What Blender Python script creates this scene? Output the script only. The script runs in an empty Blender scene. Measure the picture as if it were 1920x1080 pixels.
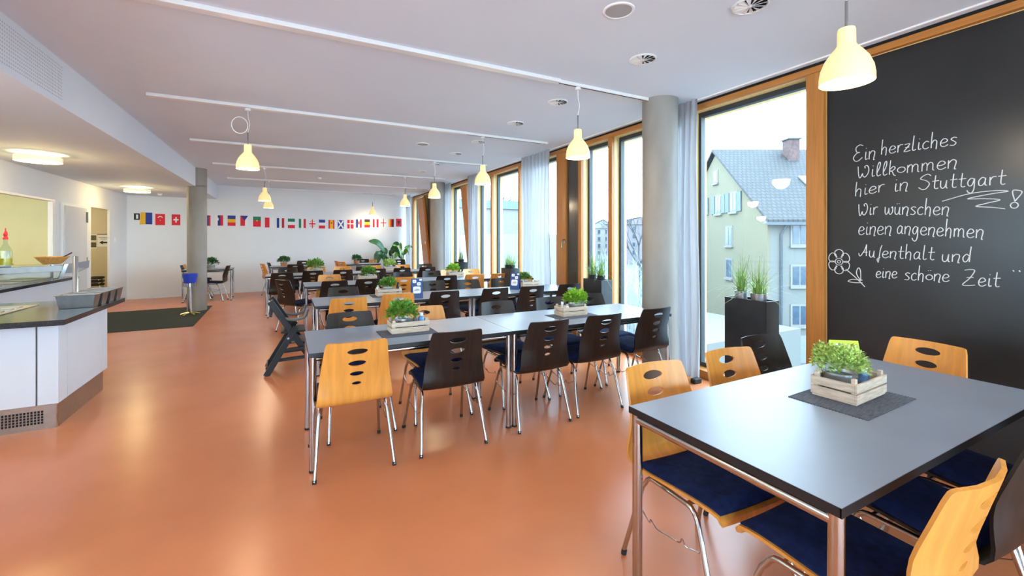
import bpy, bmesh, math, random
from mathutils import Vector, Matrix, Euler
from mathutils.geometry import delaunay_2d_cdt

S = bpy.context.scene
COL = S.collection
PI = math.pi
R = math.radians

# ------------------------------------------------------------------ camera, sky, exposure
VIEW = R(27.7)
cam = bpy.data.cameras.new('camera')
cam.sensor_width = 36
cam.lens = 36 * 810 / 1920
cam.shift_y = -91 / 1920
cam.clip_start = 0.02
cam_o = bpy.data.objects.new('camera', cam)
cam_o.location = (0, 0, 1.46)
cam_o.rotation_euler = (PI / 2, 0, -VIEW)
COL.objects.link(cam_o)
S.camera = cam_o

world = bpy.data.worlds.new('overcast_sky')
S.world = world
world.use_nodes = True
wn = world.node_tree.nodes
wn['Background'].inputs['Color'].default_value = (0.63, 0.82, 1.0, 1)
wn['Background'].inputs['Strength'].default_value = 7.0

S.view_settings.view_transform = 'Standard'
S.view_settings.look = 'None'
S.view_settings.gamma = 1
S.view_settings.exposure = 1.0
S.view_settings.use_curve_mapping = False

H_CEIL = 2.92
H_SOF = 2.54
X_FAC = 3.88      # room face of the window posts
X_GLASS = 4.02
X_LEFT = -3.4
X_BEAM = -1.61
WALL_K = 0.153    # the back wall is not square to the facade
def y_back(x): return 14.148 + WALL_K * x

# ------------------------------------------------------------------ materials
def mat(name, col, rough=0.5, metal=0.0, noise=0.0, scale=8.0, stretch=(1, 1, 1), emit=None, estr=0.0,
        coat=0.0, bump=0.0, bscale=60.0, sheen=0.0, spec=None):
    m = bpy.data.materials.new(name)
    m.use_nodes = True
    nt = m.node_tree
    b = nt.nodes['Principled BSDF']
    c = (col[0], col[1], col[2], 1)
    b.inputs['Base Color'].default_value = c
    b.inputs['Roughness'].default_value = rough
    b.inputs['Metallic'].default_value = metal
    if coat: b.inputs['Coat Weight'].default_value = coat; b.inputs['Coat Roughness'].default_value = 0.12
    if sheen: b.inputs['Sheen Weight'].default_value = sheen
    if spec is not None: b.inputs['Specular IOR Level'].default_value = spec
    if emit:
        b.inputs['Emission Color'].default_value = (*emit, 1)
        b.inputs['Emission Strength'].default_value = estr
    if noise or bump:
        tc = nt.nodes.new('ShaderNodeTexCoord')
        mp = nt.nodes.new('ShaderNodeMapping')
        mp.inputs['Scale'].default_value = stretch
        nt.links.new(tc.outputs['Object'], mp.inputs['Vector'])
    if noise:
        n = nt.nodes.new('ShaderNodeTexNoise')
        n.inputs['Scale'].default_value = scale
        n.inputs['Detail'].default_value = 5
        nt.links.new(mp.outputs['Vector'], n.inputs['Vector'])
        r = nt.nodes.new('ShaderNodeValToRGB')
        r.color_ramp.elements[0].position = 0.3
        r.color_ramp.elements[1].position = 0.7
        r.color_ramp.elements[0].color = tuple(max(0, v * (1 - noise)) for v in col) + (1,)
        r.color_ramp.elements[1].color = tuple(min(1, v * (1 + noise)) for v in col) + (1,)
        nt.links.new(n.outputs['Fac'], r.inputs['Fac'])
        nt.links.new(r.outputs['Color'], b.inputs['Base Color'])
    if bump:
        n2 = nt.nodes.new('ShaderNodeTexNoise')
        n2.inputs['Scale'].default_value = bscale
        nt.links.new(mp.outputs['Vector'], n2.inputs['Vector'])
        bp = nt.nodes.new('ShaderNodeBump')
        bp.inputs['Strength'].default_value = bump
        bp.inputs['Distance'].default_value = 0.01
        nt.links.new(n2.outputs['Fac'], bp.inputs['Height'])
        nt.links.new(bp.outputs['Normal'], b.inputs['Normal'])
    return m

def glass_mat(name, tint=(1, 1, 1), refl=1.0):
    m = bpy.data.materials.new(name)
    m.use_nodes = True
    nt = m.node_tree
    nt.nodes.clear()
    o = nt.nodes.new('ShaderNodeOutputMaterial')
    mx = nt.nodes.new('ShaderNodeMixShader')
    t = nt.nodes.new('ShaderNodeBsdfTransparent')
    t.inputs['Color'].default_value = (*tint, 1)
    g = nt.nodes.new('ShaderNodeBsdfGlossy')
    g.inputs['Roughness'].default_value = 0.01
    f = nt.nodes.new('ShaderNodeFresnel')
    f.inputs['IOR'].default_value = 1.45
    k = nt.nodes.new('ShaderNodeMath'); k.operation = 'MULTIPLY'
    k.inputs[1].default_value = refl
    nt.links.new(f.outputs[0], k.inputs[0])
    ge = nt.nodes.new('ShaderNodeNewGeometry')
    k2 = nt.nodes.new('ShaderNodeMath'); k2.operation = 'SUBTRACT'; k2.inputs[0].default_value = 1.0
    k3 = nt.nodes.new('ShaderNodeMath'); k3.operation = 'MULTIPLY'
    nt.links.new(ge.outputs['Backfacing'], k2.inputs[1])
    nt.links.new(k.outputs[0], k3.inputs[0]); nt.links.new(k2.outputs[0], k3.inputs[1])
    nt.links.new(k3.outputs[0], mx.inputs[0])
    nt.links.new(t.outputs[0], mx.inputs[1])
    nt.links.new(g.outputs[0], mx.inputs[2])
    nt.links.new(mx.outputs[0], o.inputs[0])
    return m

def cloth_mat(name, col, trans=0.5, see=0.12):
    m = bpy.data.materials.new(name)
    m.use_nodes = True
    nt = m.node_tree
    nt.nodes.clear()
    o = nt.nodes.new('ShaderNodeOutputMaterial')
    d = nt.nodes.new('ShaderNodeBsdfDiffuse'); d.inputs[0].default_value = (*col, 1)
    t = nt.nodes.new('ShaderNodeBsdfTranslucent'); t.inputs[0].default_value = (*col, 1)
    tr = nt.nodes.new('ShaderNodeBsdfTransparent')
    a = nt.nodes.new('ShaderNodeMixShader'); a.inputs[0].default_value = trans
    b = nt.nodes.new('ShaderNodeMixShader'); b.inputs[0].default_value = see
    nt.links.new(d.outputs[0], a.inputs[1]); nt.links.new(t.outputs[0], a.inputs[2])
    nt.links.new(a.outputs[0], b.inputs[1]); nt.links.new(tr.outputs[0], b.inputs[2])
    nt.links.new(b.outputs[0], o.inputs[0])
    return m

M = {}
M['wall'] = mat('white_wall_paint', (0.74, 0.765, 0.79), 0.75, noise=0.012, scale=3)
M['ceil'] = mat('white_ceiling_paint', (0.715, 0.785, 0.875), 0.85, noise=0.01, scale=2)
M['floor'] = mat('terracotta_linoleum', (0.60, 0.205, 0.085), 0.26, noise=0.07, scale=1.6, bump=0.02, bscale=25, spec=0.45)
M['mat_grey'] = mat('dark_grey_entrance_carpet', (0.055, 0.062, 0.055), 0.95, noise=0.12, scale=60, spec=0.1)
M['concrete'] = mat('fair_faced_concrete', (0.27, 0.25, 0.222), 0.6, noise=0.16, scale=3.5, stretch=(1, 1, 0.4), bump=0.05, bscale=20)
M['oak'] = mat('orange_brown_window_timber', (0.46, 0.175, 0.030), 0.4, noise=0.16, scale=7, stretch=(6, 6, 0.35))
M['oak_h'] = mat('orange_brown_header_timber', (0.46, 0.175, 0.030), 0.4, noise=0.14, scale=7, stretch=(6, 0.35, 6))
M['reveal'] = mat('daylit_timber_reveal', (0.72, 0.52, 0.22), 0.45, noise=0.10, scale=7, stretch=(6, 6, 0.35))  # daylight on the window reveals put into a paler timber tone
M['gasket'] = mat('anthracite_window_frame', (0.03, 0.038, 0.045), 0.4, noise=0.1, scale=10)
M['glass'] = glass_mat('window_glass', (0.93, 0.98, 0.99), 1.0)
M['clear'] = glass_mat('clear_glass', (0.92, 0.97, 0.95), 1.0)
M['board'] = mat('dark_slate_board', (0.016, 0.0155, 0.016), 0.30, noise=0.2, scale=2.0, spec=0.45)
M['chalk'] = mat('white_chalk', (0.62, 0.62, 0.62), 0.95, noise=0.08, scale=150)
M['flapgrey'] = mat('dark_grey_glazed_panel', (0.055, 0.05, 0.045), 0.18, noise=0.06, scale=4)
M['chrome'] = mat('polished_chrome', (0.50, 0.495, 0.485), 0.14, 1.0, noise=0.03, scale=30)
M['steel'] = mat('brushed_stainless_steel', (0.52, 0.51, 0.49), 0.28, 1.0, noise=0.08, scale=20, stretch=(1, 12, 1))
M['light_ply'] = mat('honey_beech_plywood', (0.66, 0.28, 0.050), 0.36, noise=0.13, scale=5, stretch=(7, 1, 0.8), coat=0.1)
M['dark_ply'] = mat('black_brown_stained_plywood', (0.016, 0.011, 0.009), 0.36, noise=0.45, scale=6, stretch=(7, 1, 0.8), spec=0.35)
M['pad'] = mat('navy_upholstery', (0.009, 0.017, 0.066), 0.95, noise=0.4, scale=28, bump=0.15, bscale=220, spec=0.15)
M['rubber'] = mat('black_rubber', (0.012, 0.012, 0.012), 0.7, noise=0.1, scale=30)
M['ttop'] = mat('slate_grey_table_laminate', (0.225, 0.27, 0.34), 0.36, noise=0.04, scale=5, spec=0.62)
M['tedge'] = mat('black_table_edge', (0.006, 0.006, 0.007), 0.45, noise=0.1, scale=10)
M['runner'] = mat('grey_blue_woven_table_mat', (0.085, 0.10, 0.13), 0.9, noise=0.6, scale=22, stretch=(1, 14, 1), bump=0.3, bscale=160)
M['crate'] = mat('pale_rough_crate_wood', (0.60, 0.48, 0.36), 0.75, noise=0.22, scale=14, stretch=(1, 1, 6))
M['zinc'] = mat('zinc_plant_pot', (0.45, 0.46, 0.47), 0.35, 0.9, noise=0.12, scale=16)
M['leaf'] = mat('green_leaves', (0.13, 0.30, 0.03), 0.5, noise=0.55, scale=40)
M['leaf_pale'] = mat('pale_variegated_leaves', (0.44, 0.60, 0.16), 0.5, noise=0.5, scale=55)
M['leaf_lime'] = mat('lime_green_leaves', (0.27, 0.50, 0.03), 0.5, noise=0.4, scale=45)
M['leaf_dark'] = mat('dark_green_leaves', (0.025, 0.13, 0.035), 0.38, noise=0.4, scale=12)
M['grass'] = mat('grass_blades', (0.18, 0.33, 0.05), 0.55, noise=0.5, scale=25)
M['planter'] = mat('anthracite_planter_box', (0.016, 0.020, 0.024), 0.35, noise=0.25, scale=9)
M['soil'] = mat('dark_soil', (0.03, 0.02, 0.012), 0.95, noise=0.4, scale=50)
M['terracotta'] = mat('terracotta_pot', (0.42, 0.17, 0.08), 0.8, noise=0.1, scale=20)
M['curtain'] = cloth_mat('sheer_white_curtain', (0.50, 0.50, 0.53), 0.52, 0.03)
M['white'] = mat('white_plastic', (0.80, 0.80, 0.79), 0.4, noise=0.01, scale=10)
M['cabinet'] = mat('white_cabinet_laminate', (0.58, 0.59, 0.62), 0.35, noise=0.01, scale=6)
M['granite'] = mat('black_granite', (0.010, 0.010, 0.011), 0.14, noise=0.8, scale=120)
M['steel_dark'] = mat('dark_steel', (0.30, 0.295, 0.285), 0.34, 1.0, noise=0.12, scale=14)  # steel in an evenly darker tone, for pans, shelf rail and bolt
M['plinth'] = mat('stainless_plinth', (0.42, 0.38, 0.33), 0.33, 1.0, noise=0.06, scale=20)
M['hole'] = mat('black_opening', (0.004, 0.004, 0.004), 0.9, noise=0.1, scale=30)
M['greywire'] = mat('grey_lamp_tube', (0.17, 0.16, 0.15), 0.5, noise=0.05, scale=20)
M['shade'] = mat('glowing_opal_lamp_shade', (0.80, 0.66, 0.36), 0.35, noise=0.02, scale=6, emit=(1.0, 0.66, 0.24), estr=0.34)
M['bulb'] = mat('warm_lamp_bulb', (1, 0.9, 0.7), 0.4, emit=(1.0, 0.85, 0.52), estr=3.0, noise=0.01)
M['drumglow'] = mat('glowing_drum_diffuser', (1, 0.95, 0.75), 0.4, emit=(1.0, 0.88, 0.45), estr=2.6, noise=0.01)
M['drumside'] = mat('drum_lamp_side', (0.80, 0.78, 0.66), 0.4, emit=(1.0, 0.86, 0.55), estr=0.25, noise=0.01)
M['kitchen'] = mat('yellow_green_kitchen_wall', (0.70, 0.75, 0.50), 0.6, noise=0.03, scale=3)
M['corridor'] = mat('cream_corridor_wall', (0.64, 0.56, 0.40), 0.7, noise=0.02, scale=3)
M['blue'] = mat('bright_blue_plastic', (0.015, 0.05, 0.45), 0.4, noise=0.05, scale=10)
M['brass'] = mat('brass_foot', (0.65, 0.48, 0.18), 0.3, 1.0, noise=0.1, scale=20)
M['blackwood'] = mat('black_lacquered_wood', (0.006, 0.006, 0.007), 0.4, noise=0.3, scale=9, spec=0.3)
M['greyplastic'] = mat('grey_plastic_tray', (0.16, 0.155, 0.15), 0.4, noise=0.05, scale=10)
M['oil'] = mat('golden_oil', (0.62, 0.48, 0.03), 0.15, noise=0.05, scale=10)
M['redcap'] = mat('red_bottle_cap', (0.75, 0.03, 0.05), 0.4, noise=0.05, scale=10)
M['basket'] = mat('woven_basket_straw', (0.58, 0.31, 0.09), 0.7, noise=0.35, scale=40, stretch=(1, 1, 4), bump=0.5, bscale=70)
M['paper'] = mat('white_paper', (0.82, 0.82, 0.80), 0.7, noise=0.01, scale=10)
M['ink'] = mat('black_ink', (0.012, 0.010, 0.010), 0.7, noise=0.05, scale=10)
M['lime'] = mat('lime_green_card', (0.50, 0.66, 0.01), 0.5, noise=0.03, scale=10)
M['tentblue'] = mat('dark_blue_card', (0.012, 0.055, 0.22), 0.45, noise=0.05, scale=10)
M['photo'] = mat('dark_landscape_print', (0.10, 0.09, 0.04), 0.5, noise=0.7, scale=12)
M['facadepale'] = mat('pale_yellow_render', (0.121, 0.107, 0.068), 0.9, noise=0.03, scale=0.8)
M['facadewhite'] = mat('white_blue_render', (0.107, 0.107, 0.098), 0.9, noise=0.02, scale=0.8)
M['roof'] = mat('grey_roof_tiles', (0.033, 0.040, 0.049), 0.7, noise=0.2, scale=4)
M['winglass'] = mat('dark_house_window', (0.032, 0.050, 0.072), 0.15, noise=0.3, scale=2)
M['shutter'] = mat('grey_green_shutter', (0.076, 0.097, 0.106), 0.7, noise=0.08, scale=5)
M['housetrim'] = mat('white_house_trim', (0.130, 0.124, 0.114), 0.7, noise=0.02, scale=5)
M['brick'] = mat('pinkish_brick', (0.079, 0.047, 0.044), 0.9, noise=0.3, scale=6)
M['asphalt'] = mat('grey_asphalt', (0.072, 0.086, 0.099), 0.9, noise=0.1, scale=1)
M['bark'] = mat('grey_bark', (0.072, 0.077, 0.081), 0.9, noise=0.3, scale=10)
M['frost'] = mat('frosty_twigs', (0.20, 0.225, 0.235), 0.9, noise=0.3, scale=4)
M['pipe'] = mat('grey_downpipe', (0.045, 0.054, 0.063), 0.5, noise=0.1, scale=10)
FL = {}
for k_, c_ in dict(red=(0.70, 0.012, 0.03), blue=(0.012, 0.045, 0.30), yellow=(0.82, 0.45, 0.01), white=(0.80, 0.80, 0.80),
                   black=(0.015, 0.015, 0.015), green=(0.01, 0.18, 0.09), navy=(0.02, 0.03, 0.22), darkred=(0.45, 0.01, 0.03)).items():
    FL[k_] = mat('flag_' + k_, c_, 0.7, noise=0.04, scale=14)

# roof tiles: rows from a brick texture, bumped
def tile_roof(m):
    nt = m.node_tree
    b = nt.nodes['Principled BSDF']
    tc = nt.nodes.new('ShaderNodeTexCoord')
    br = nt.nodes.new('ShaderNodeTexBrick')
    br.inputs['Scale'].default_value = 1.0
    br.inputs['Brick Width'].default_value = 0.34
    br.inputs['Row Height'].default_value = 0.42
    br.inputs['Mortar Size'].default_value = 0.045
    br.inputs['Color1'].default_value = (0.021, 0.0215, 0.023, 1)
    br.inputs['Color2'].default_value = (0.030, 0.0305, 0.032, 1)
    br.inputs['Mortar'].default_value = (0.007, 0.0075, 0.0085, 1)
    nt.links.new(tc.outputs['UV'], br.inputs['Vector'])
    nt.links.new(br.outputs['Color'], b.inputs['Base Color'])
tile_roof(M['roof'])

# ------------------------------------------------------------------ mesh builder
class MB:
    def __init__(s): s.v = []; s.f = []; s.m = []; s.uv = {}
    def face(s, pts, mi=0):
        i = len(s.v); s.v += [tuple(p) for p in pts]
        s.f.append(tuple(range(i, i + len(pts)))); s.m.append(mi)
    def box(s, x0, x1, y0, y1, z0, z1, mi=0):
        i = len(s.v)
        s.v += [(x0, y0, z0), (x1, y0, z0), (x1, y1, z0), (x0, y1, z0), (x0, y0, z1), (x1, y0, z1), (x1, y1, z1), (x0, y1, z1)]
        for q in ((0, 3, 2, 1), (4, 5, 6, 7), (0, 1, 5, 4), (1, 2, 6, 5), (2, 3, 7, 6), (3, 0, 4, 7)):
            s.f.append(tuple(i + a for a in q)); s.m.append(mi)
        return s
    def prism(s, poly, z0, z1, mi=0, axis='z'):
        # poly: list of 2D points, extruded along the axis
        def P(a, b, c):
            return {'z': (a, b, c), 'y': (a, c, b), 'x': (c, a, b)}[axis]
        n = len(poly); i = len(s.v)
        s.v += [P(a, b, z0) for a, b in poly] + [P(a, b, z1) for a, b in poly]
        s.f.append(tuple(i + k for k in reversed(range(n)))); s.m.append(mi)
        s.f.append(tuple(i + n + k for k in range(n))); s.m.append(mi)
        for k in range(n):
            k2 = (k + 1) % n
            s.f.append((i + k, i + k2, i + n + k2, i + n + k)); s.m.append(mi)
        return s
    def tube(s, pts, r, seg=8, mi=0, cap=True):
        pts = [Vector(p) for p in pts]
        rs = r if isinstance(r, (list, tuple)) else [r] * len(pts)
        i = len(s.v); n = len(pts)
        t0 = (pts[1] - pts[0]).normalized()
        up = Vector((0, 0, 1)) if abs(t0.z) < 0.9 else Vector((1, 0, 0))
        nrm = t0.cross(up).normalized()
        for k in range(n):
            if k == 0: t = pts[1] - pts[0]
            elif k == n - 1: t = pts[-1] - pts[-2]
            else: t = (pts[k + 1] - pts[k]).normalized() + (pts[k] - pts[k - 1]).normalized()
            t.normalize()
            nrm = (nrm - t * nrm.dot(t)).normalized()
            bn = t.cross(nrm)
            for j in range(seg):
                a = 2 * PI * j / seg
                s.v.append(tuple(pts[k] + (nrm * math.cos(a) + bn * math.sin(a)) * rs[k]))
        for k in range(n - 1):
            for j in range(seg):
                j2 = (j + 1) % seg
                s.f.append((i + k * seg + j, i + k * seg + j2, i + (k + 1) * seg + j2, i + (k + 1) * seg + j)); s.m.append(mi)
        if cap:
            s.f.append(tuple(i + j for j in reversed(range(seg)))); s.m.append(mi)
            s.f.append(tuple(i + (n - 1) * seg + j for j in range(seg))); s.m.append(mi)
        return s
    def lathe(s, prof, seg=24, c=(0, 0, 0), mi=0, closed=False):
        i = len(s.v); n = len(prof)
        for (r, z) in prof:
            for j in range(seg):
                a = 2 * PI * j / seg
                s.v.append((c[0] + r * math.cos(a), c[1] + r * math.sin(a), c[2] + z))
        rng = n if closed else n - 1
        for k in range(rng):
            k2 = (k + 1) % n
            for j in range(seg):
                j2 = (j + 1) % seg
                s.f.append((i + k * seg + j, i + k * seg + j2, i + k2 * seg + j2, i + k2 * seg + j)); s.m.append(mi)
        if not closed:
            if prof[0][0] > 1e-5:
                s.f.append(tuple(i + j for j in reversed(range(seg)))); s.m.append(mi)
            if prof[-1][0] > 1e-5:
                s.f.append(tuple(i + (n - 1) * seg + j for j in range(seg))); s.m.append(mi)
        return s
    def build(s, name, mats, parent=None, smooth=False, bevel=0.0, loc=None, rotz=0.0, angle=40):
        me = bpy.data.meshes.new(name)
        me.from_pydata(s.v, [], s.f)
        if not isinstance(mats, (list, tuple)): mats = [mats]
        for m in mats: me.materials.append(m)
        me.polygons.foreach_set('material_index', s.m)
        bm = bmesh.new(); bm.from_mesh(me)
        bmesh.ops.remove_doubles(bm, verts=bm.verts, dist=1e-5)
        if not getattr(s, 'open', False):
            bmesh.ops.recalc_face_normals(bm, faces=bm.faces)
        if smooth:
            for f in bm.faces: f.smooth = True
            for e in bm.edges:
                if len(e.link_faces) == 2 and e.calc_face_angle(0) > R(angle): e.smooth = False
        bm.to_mesh(me); bm.free()
        o = bpy.data.objects.new(name, me)
        COL.objects.link(o)
        if parent is not None: o.parent = parent
        if loc is not None: o.location = loc
        if rotz: o.rotation_euler = (0, 0, rotz)
        if bevel:
            b = o.modifiers.new('bevel', 'BEVEL'); b.width = bevel; b.segments = 2; b.limit_method = 'ANGLE'
        return o

def tag(o, label, cat, group=None):
    o['label'] = label; o['category'] = cat
    if group: o['group'] = group
    return o
def thing(name, label, cat, loc=(0, 0, 0), rotz=0.0, group=None):
    o = bpy.data.objects.new(name, None)
    o.empty_display_size = 0.1
    COL.objects.link(o)
    o.location = loc; o.rotation_euler = (0, 0, rotz)
    return tag(o, label, cat, group)
def structure(o):
    o['kind'] = 'structure'; return o
def sgroup(name, loc=(0, 0, 0), rotz=0.0):
    o = bpy.data.objects.new(name, None); o.empty_display_size = 0.1
    COL.objects.link(o); o.location = loc; o.rotation_euler = (0, 0, rotz)
    return structure(o)
def copy_tree(o, parent=None):
    c = o.copy(); COL.objects.link(c)
    if parent is not None:
        c.parent = parent; c.matrix_parent_inverse = o.matrix_parent_inverse.copy()
    for ch in list(o.children): copy_tree(ch, c)
    return c
def place(proto, used, loc, rotz, label, group=None):
    o = proto if not used else copy_tree(proto)
    o.location = loc; o.rotation_euler = (0, 0, rotz)
    o['label'] = label
    if group: o['group'] = group
    return o
def arc(c, r, a0, a1, n):
    return [(c[0] + r * math.cos(R(a0 + (a1 - a0) * k / n)), c[1] + r * math.sin(R(a0 + (a1 - a0) * k / n))) for k in range(n + 1)]
def smooth_path(pts, n=6):
    P = [Vector(p) for p in pts]; out = []
    P = [P[0] * 2 - P[1]] + P + [P[-1] * 2 - P[-2]]
    for i in range(1, len(P) - 2):
        for k in range(n):
            t = k / n
            a, b, c, d = P[i - 1], P[i], P[i + 1], P[i + 2]
            out.append(0.5 * ((2 * b) + (c - a) * t + (2 * a - 5 * b + 4 * c - d) * t * t + (3 * b - a - 3 * c + d) * t ** 3))
    out.append(P[-2])
    return out

# ------------------------------------------------------------------ room shell
Y_REAR = -4.0
structure(MB().prism([(-6.6, Y_REAR - .2), (4.3, Y_REAR - .2), (4.3, y_back(4.3) + .2), (-6.6, y_back(-6.6) + 2)], -0.25, 0).build('floor', M['floor']))
structure(MB().prism([(X_BEAM, Y_REAR - .2), (3.84, Y_REAR - .2), (3.84, y_back(3.84) + .2), (X_BEAM, y_back(X_BEAM) + .2)], H_CEIL, H_CEIL + .25).build('ceiling', M['ceil']))
structure(MB().prism([(-6.6, Y_REAR - .2), (X_BEAM, Y_REAR - .2), (X_BEAM, y_back(X_BEAM) + .05), (-6.6, y_back(-6.6) + 2)], H_SOF, H_CEIL + .25).build('ceiling_left', M['ceil']))
structure(MB().prism([(3.84, Y_REAR - .2), (4.3, Y_REAR - .2), (4.3, y_back(4.3) + .2), (3.84, y_back(3.84) + .2)], H_CEIL + .0, H_CEIL + .25).build('ceiling_right', M['ceil']))
# perforations of the acoustic panel on the beam face
pb = MB()
for iy in range(38):
    for iz in range(11):
        y = 3.85 + iy * 0.026; z = H_SOF + 0.06 + iz * 0.026
        pb.box(X_BEAM - .002, X_BEAM + .0015, y - .005, y + .005, z - .005, z + .005)
structure(pb.build('trim_acoustic_holes', mat('grey_perforation', (0.52, 0.53, 0.54), 0.9, noise=0.05)))
# back wall
x0, x1 = X_LEFT, 4.3
structure(MB().prism([(x0, y_back(x0)), (x1, y_back(x1)), (x1, y_back(x1) + .25), (x0, y_back(x0) + .25)], 0, H_CEIL + .2).build('wall_back', M['wall']))
structure(MB().prism([(x0 + .002, y_back(x0) - .012), (3.86, y_back(3.86) - .012), (3.86, y_back(3.86)), (x0 + .002, y_back(x0))], 0, 0.06).build('baseboard_back', M['wall']))
# left wall with hatch, door and open doorway
lw = MB()
HY0, HY1, HZ0, HZ1 = 6.6, 9.79, 1.0, 2.085
DY0, DY1 = 10.12, 11.16
OY0, OY1, OZ1 = 11.43, 12.46, 2.105
T = 0.04
yb = y_back(X_LEFT)
lw.box(X_LEFT - T, X_LEFT, 3.4, HY0, 0, H_SOF)
lw.box(X_LEFT - T, X_LEFT, HY0, HY1, 0, HZ0); lw.box(X_LEFT - T, X_LEFT, HY0, HY1, HZ1, H_SOF)
lw.box(X_LEFT - T, X_LEFT, HY1, OY0, 0, H_SOF)
lw.box(X_LEFT - T, X_LEFT, OY0, OY1, OZ1, H_SOF)
lw.box(X_LEFT - T, X_LEFT, OY1, yb + .2, 0, H_SOF)
lw.box(X_LEFT - T, X_LEFT, Y_REAR, -3.4, 0, H_SOF)
lw.box(X_LEFT - T, X_LEFT, -3.4, 1.0, 0, H_SOF); lw.box(X_LEFT - T, X_LEFT, 1.0, 3.4, 0, 0.9); lw.box(X_LEFT - T, X_LEFT, 1.0, 3.4, 2.45, H_SOF)
structure(lw.build('wall_left', M['wall']))
structure(MB().box(X_LEFT, X_LEFT + .012, OY1, yb - .01, 0, 0.06).build('baseboard_left', M['wall']))
# unseen windows: left one read off the board's reflection, rear row added for daylight
def big_window(name, axis, c, a0, a1, z0, z1, n):
    g = sgroup(name)
    fr = MB(); pa = MB()
    w = (a1 - a0) / n
    def bx(mb, a, b, z_0, z_1, d0, d1):
        if axis == 'x': mb.box(c + d0, c + d1, a, b, z_0, z_1)
        else: mb.box(a, b, c + d0, c + d1, z_0, z_1)
    for k in range(n + 1):
        a = a0 + k * w
        bx(fr, a - .04, a + .04, z0, z1, -.1, .0)
    bx(fr, a0, a1, z0, z0 + .06, -.1, .0); bx(fr, a0, a1, z1 - .06, z1, -.1, .0)
    bx(pa, a0 + .04, a1 - .04, z0 + .06, z1 - .06, -.06, -.045)
    fr.build('window_frame', M['oak'], g); pa.build('window_pane', M['glass'], g)
big_window('window_9', 'x', X_LEFT + .0, 1.0, 3.4, .9, 2.45, 2)
rw = MB()
rw.box(-6.6, 4.3, Y_REAR - .2, Y_REAR, 0, .25)
rw.box(-6.6, 4.3, Y_REAR - .2, Y_REAR, 2.5, H_CEIL)
rw.box(-6.6, X_LEFT + .3, Y_REAR - .2, Y_REAR, .25, 2.5); rw.box(3.4, 4.3, Y_REAR - .2, Y_REAR, .25, 2.5)
structure(rw.build('wall_rear', M['wall']))
big_window('window_10', 'y', Y_REAR - .05, X_LEFT + .3, 3.4, .25, 2.5, 5)
# hatch frame
hf = MB()
hf.box(X_LEFT, X_LEFT + .02, HY0, HY1 + .09, HZ1, HZ1 + .035)
hf.box(X_LEFT, X_LEFT + .02, HY1, HY1 + .09, HZ0, HZ1)
structure(hf.build('trim_hatch', M['white'], bevel=.004))
# closed door
dg = sgroup('door_1')
MB().box(X_LEFT + .001, X_LEFT + .03, DY0, DY1, 0.01, 2.10).build('door_frame', M['white'], dg, bevel=.003)
MB().box(X_LEFT + .012, X_LEFT + .042, DY0 + .06, DY1 - .05, 0.012, 2.05).build('door_leaf', M['cabinet'], dg, bevel=.003)
MB().box(X_LEFT + .042, X_LEFT + .062, DY1 - .10, DY1 - .06, 1.78, 1.98).box(X_LEFT + .03, X_LEFT + .05, DY1 - .075, DY1 - .05, 1.0, 1.12).build('door_closer', M['greywire'], dg, bevel=.003)
# kitchen behind the hatch and corridor behind the doorway
XB = -6.4
structure(MB().box(XB - .2, XB, 4.0, 15, 0, H_SOF).build('wall_kitchen_back', M['kitchen']))
structure(MB().box(XB, X_LEFT - T, 11.0, 11.15, 0, H_SOF).build('wall_kitchen_side', M['kitchen']))
structure(MB().box(XB, X_LEFT - T, 4.0, 4.15, 0, H_SOF).build('wall_kitchen_near', M['kitchen']))
structure(MB().box(XB, X_LEFT - T, 13.12, 13.3, 0, H_SOF).build('wall_corridor', M['corridor']))
structure(MB().box(XB, X_LEFT - T, 4.15, 13.12, 2.30, 2.40).build('ceiling_kitchen', M['kitchen']))
# entrance carpet on the floor
tag(MB().prism([(-3.38, 8.88), (-1.37, 8.91), (-1.42, 11.5), (-3.38, 11.35)], 0.0005, 0.006).build('floor_mat', M['mat_grey']),
    'large dark grey entrance mat on the orange floor around the left column', 'mat')
# columns
def column(name, x, y, r, h, label):
    o = MB().lathe([(r, 0), (r, h)], 48).build(name, M['concrete'], smooth=True, loc=(x, y, 0))
    return structure(o)
column('trim_column_left', -1.61, 10.91, .17, H_SOF + .02, '')
structure(MB().lathe([(.17, 0), (.17, H_CEIL - H_SOF)], 48).build('trim_column_left_head', M['concrete'], smooth=True, loc=(-1.61, 10.91, H_SOF)))
column('trim_column_right', 3.49, 3.30, .18, H_CEIL, '')
column('trim_column_far', 3.47, 10.72, .18, H_CEIL, '')

# ------------------------------------------------------------------ window wall
posts = [(1.935, 2.07), (3.24, 3.36), (4.51, 4.59), (5.19, 5.24), (5.60, 5.85), (7.09, 7.15), (8.32, 8.38), (9.18, 9.26), (9.60, 9.68),
         (10.95, 11.05), (12.2, 12.3), (12.68, 12.76), (13.38, 13.46), (14.64, 14.76)]
for k, (a, b) in enumerate(posts):
    g = sgroup('trim_%d' % (k + 1))
    MB().box(X_FAC, X_FAC + .045, a, b, 0, 2.84).build('post_face', M['oak'], g, bevel=.003)
    MB().box(X_FAC + .045, 4.14, a + .0, b - .0, 0, 2.84).build('post_reveal', M['reveal'], g)
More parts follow.
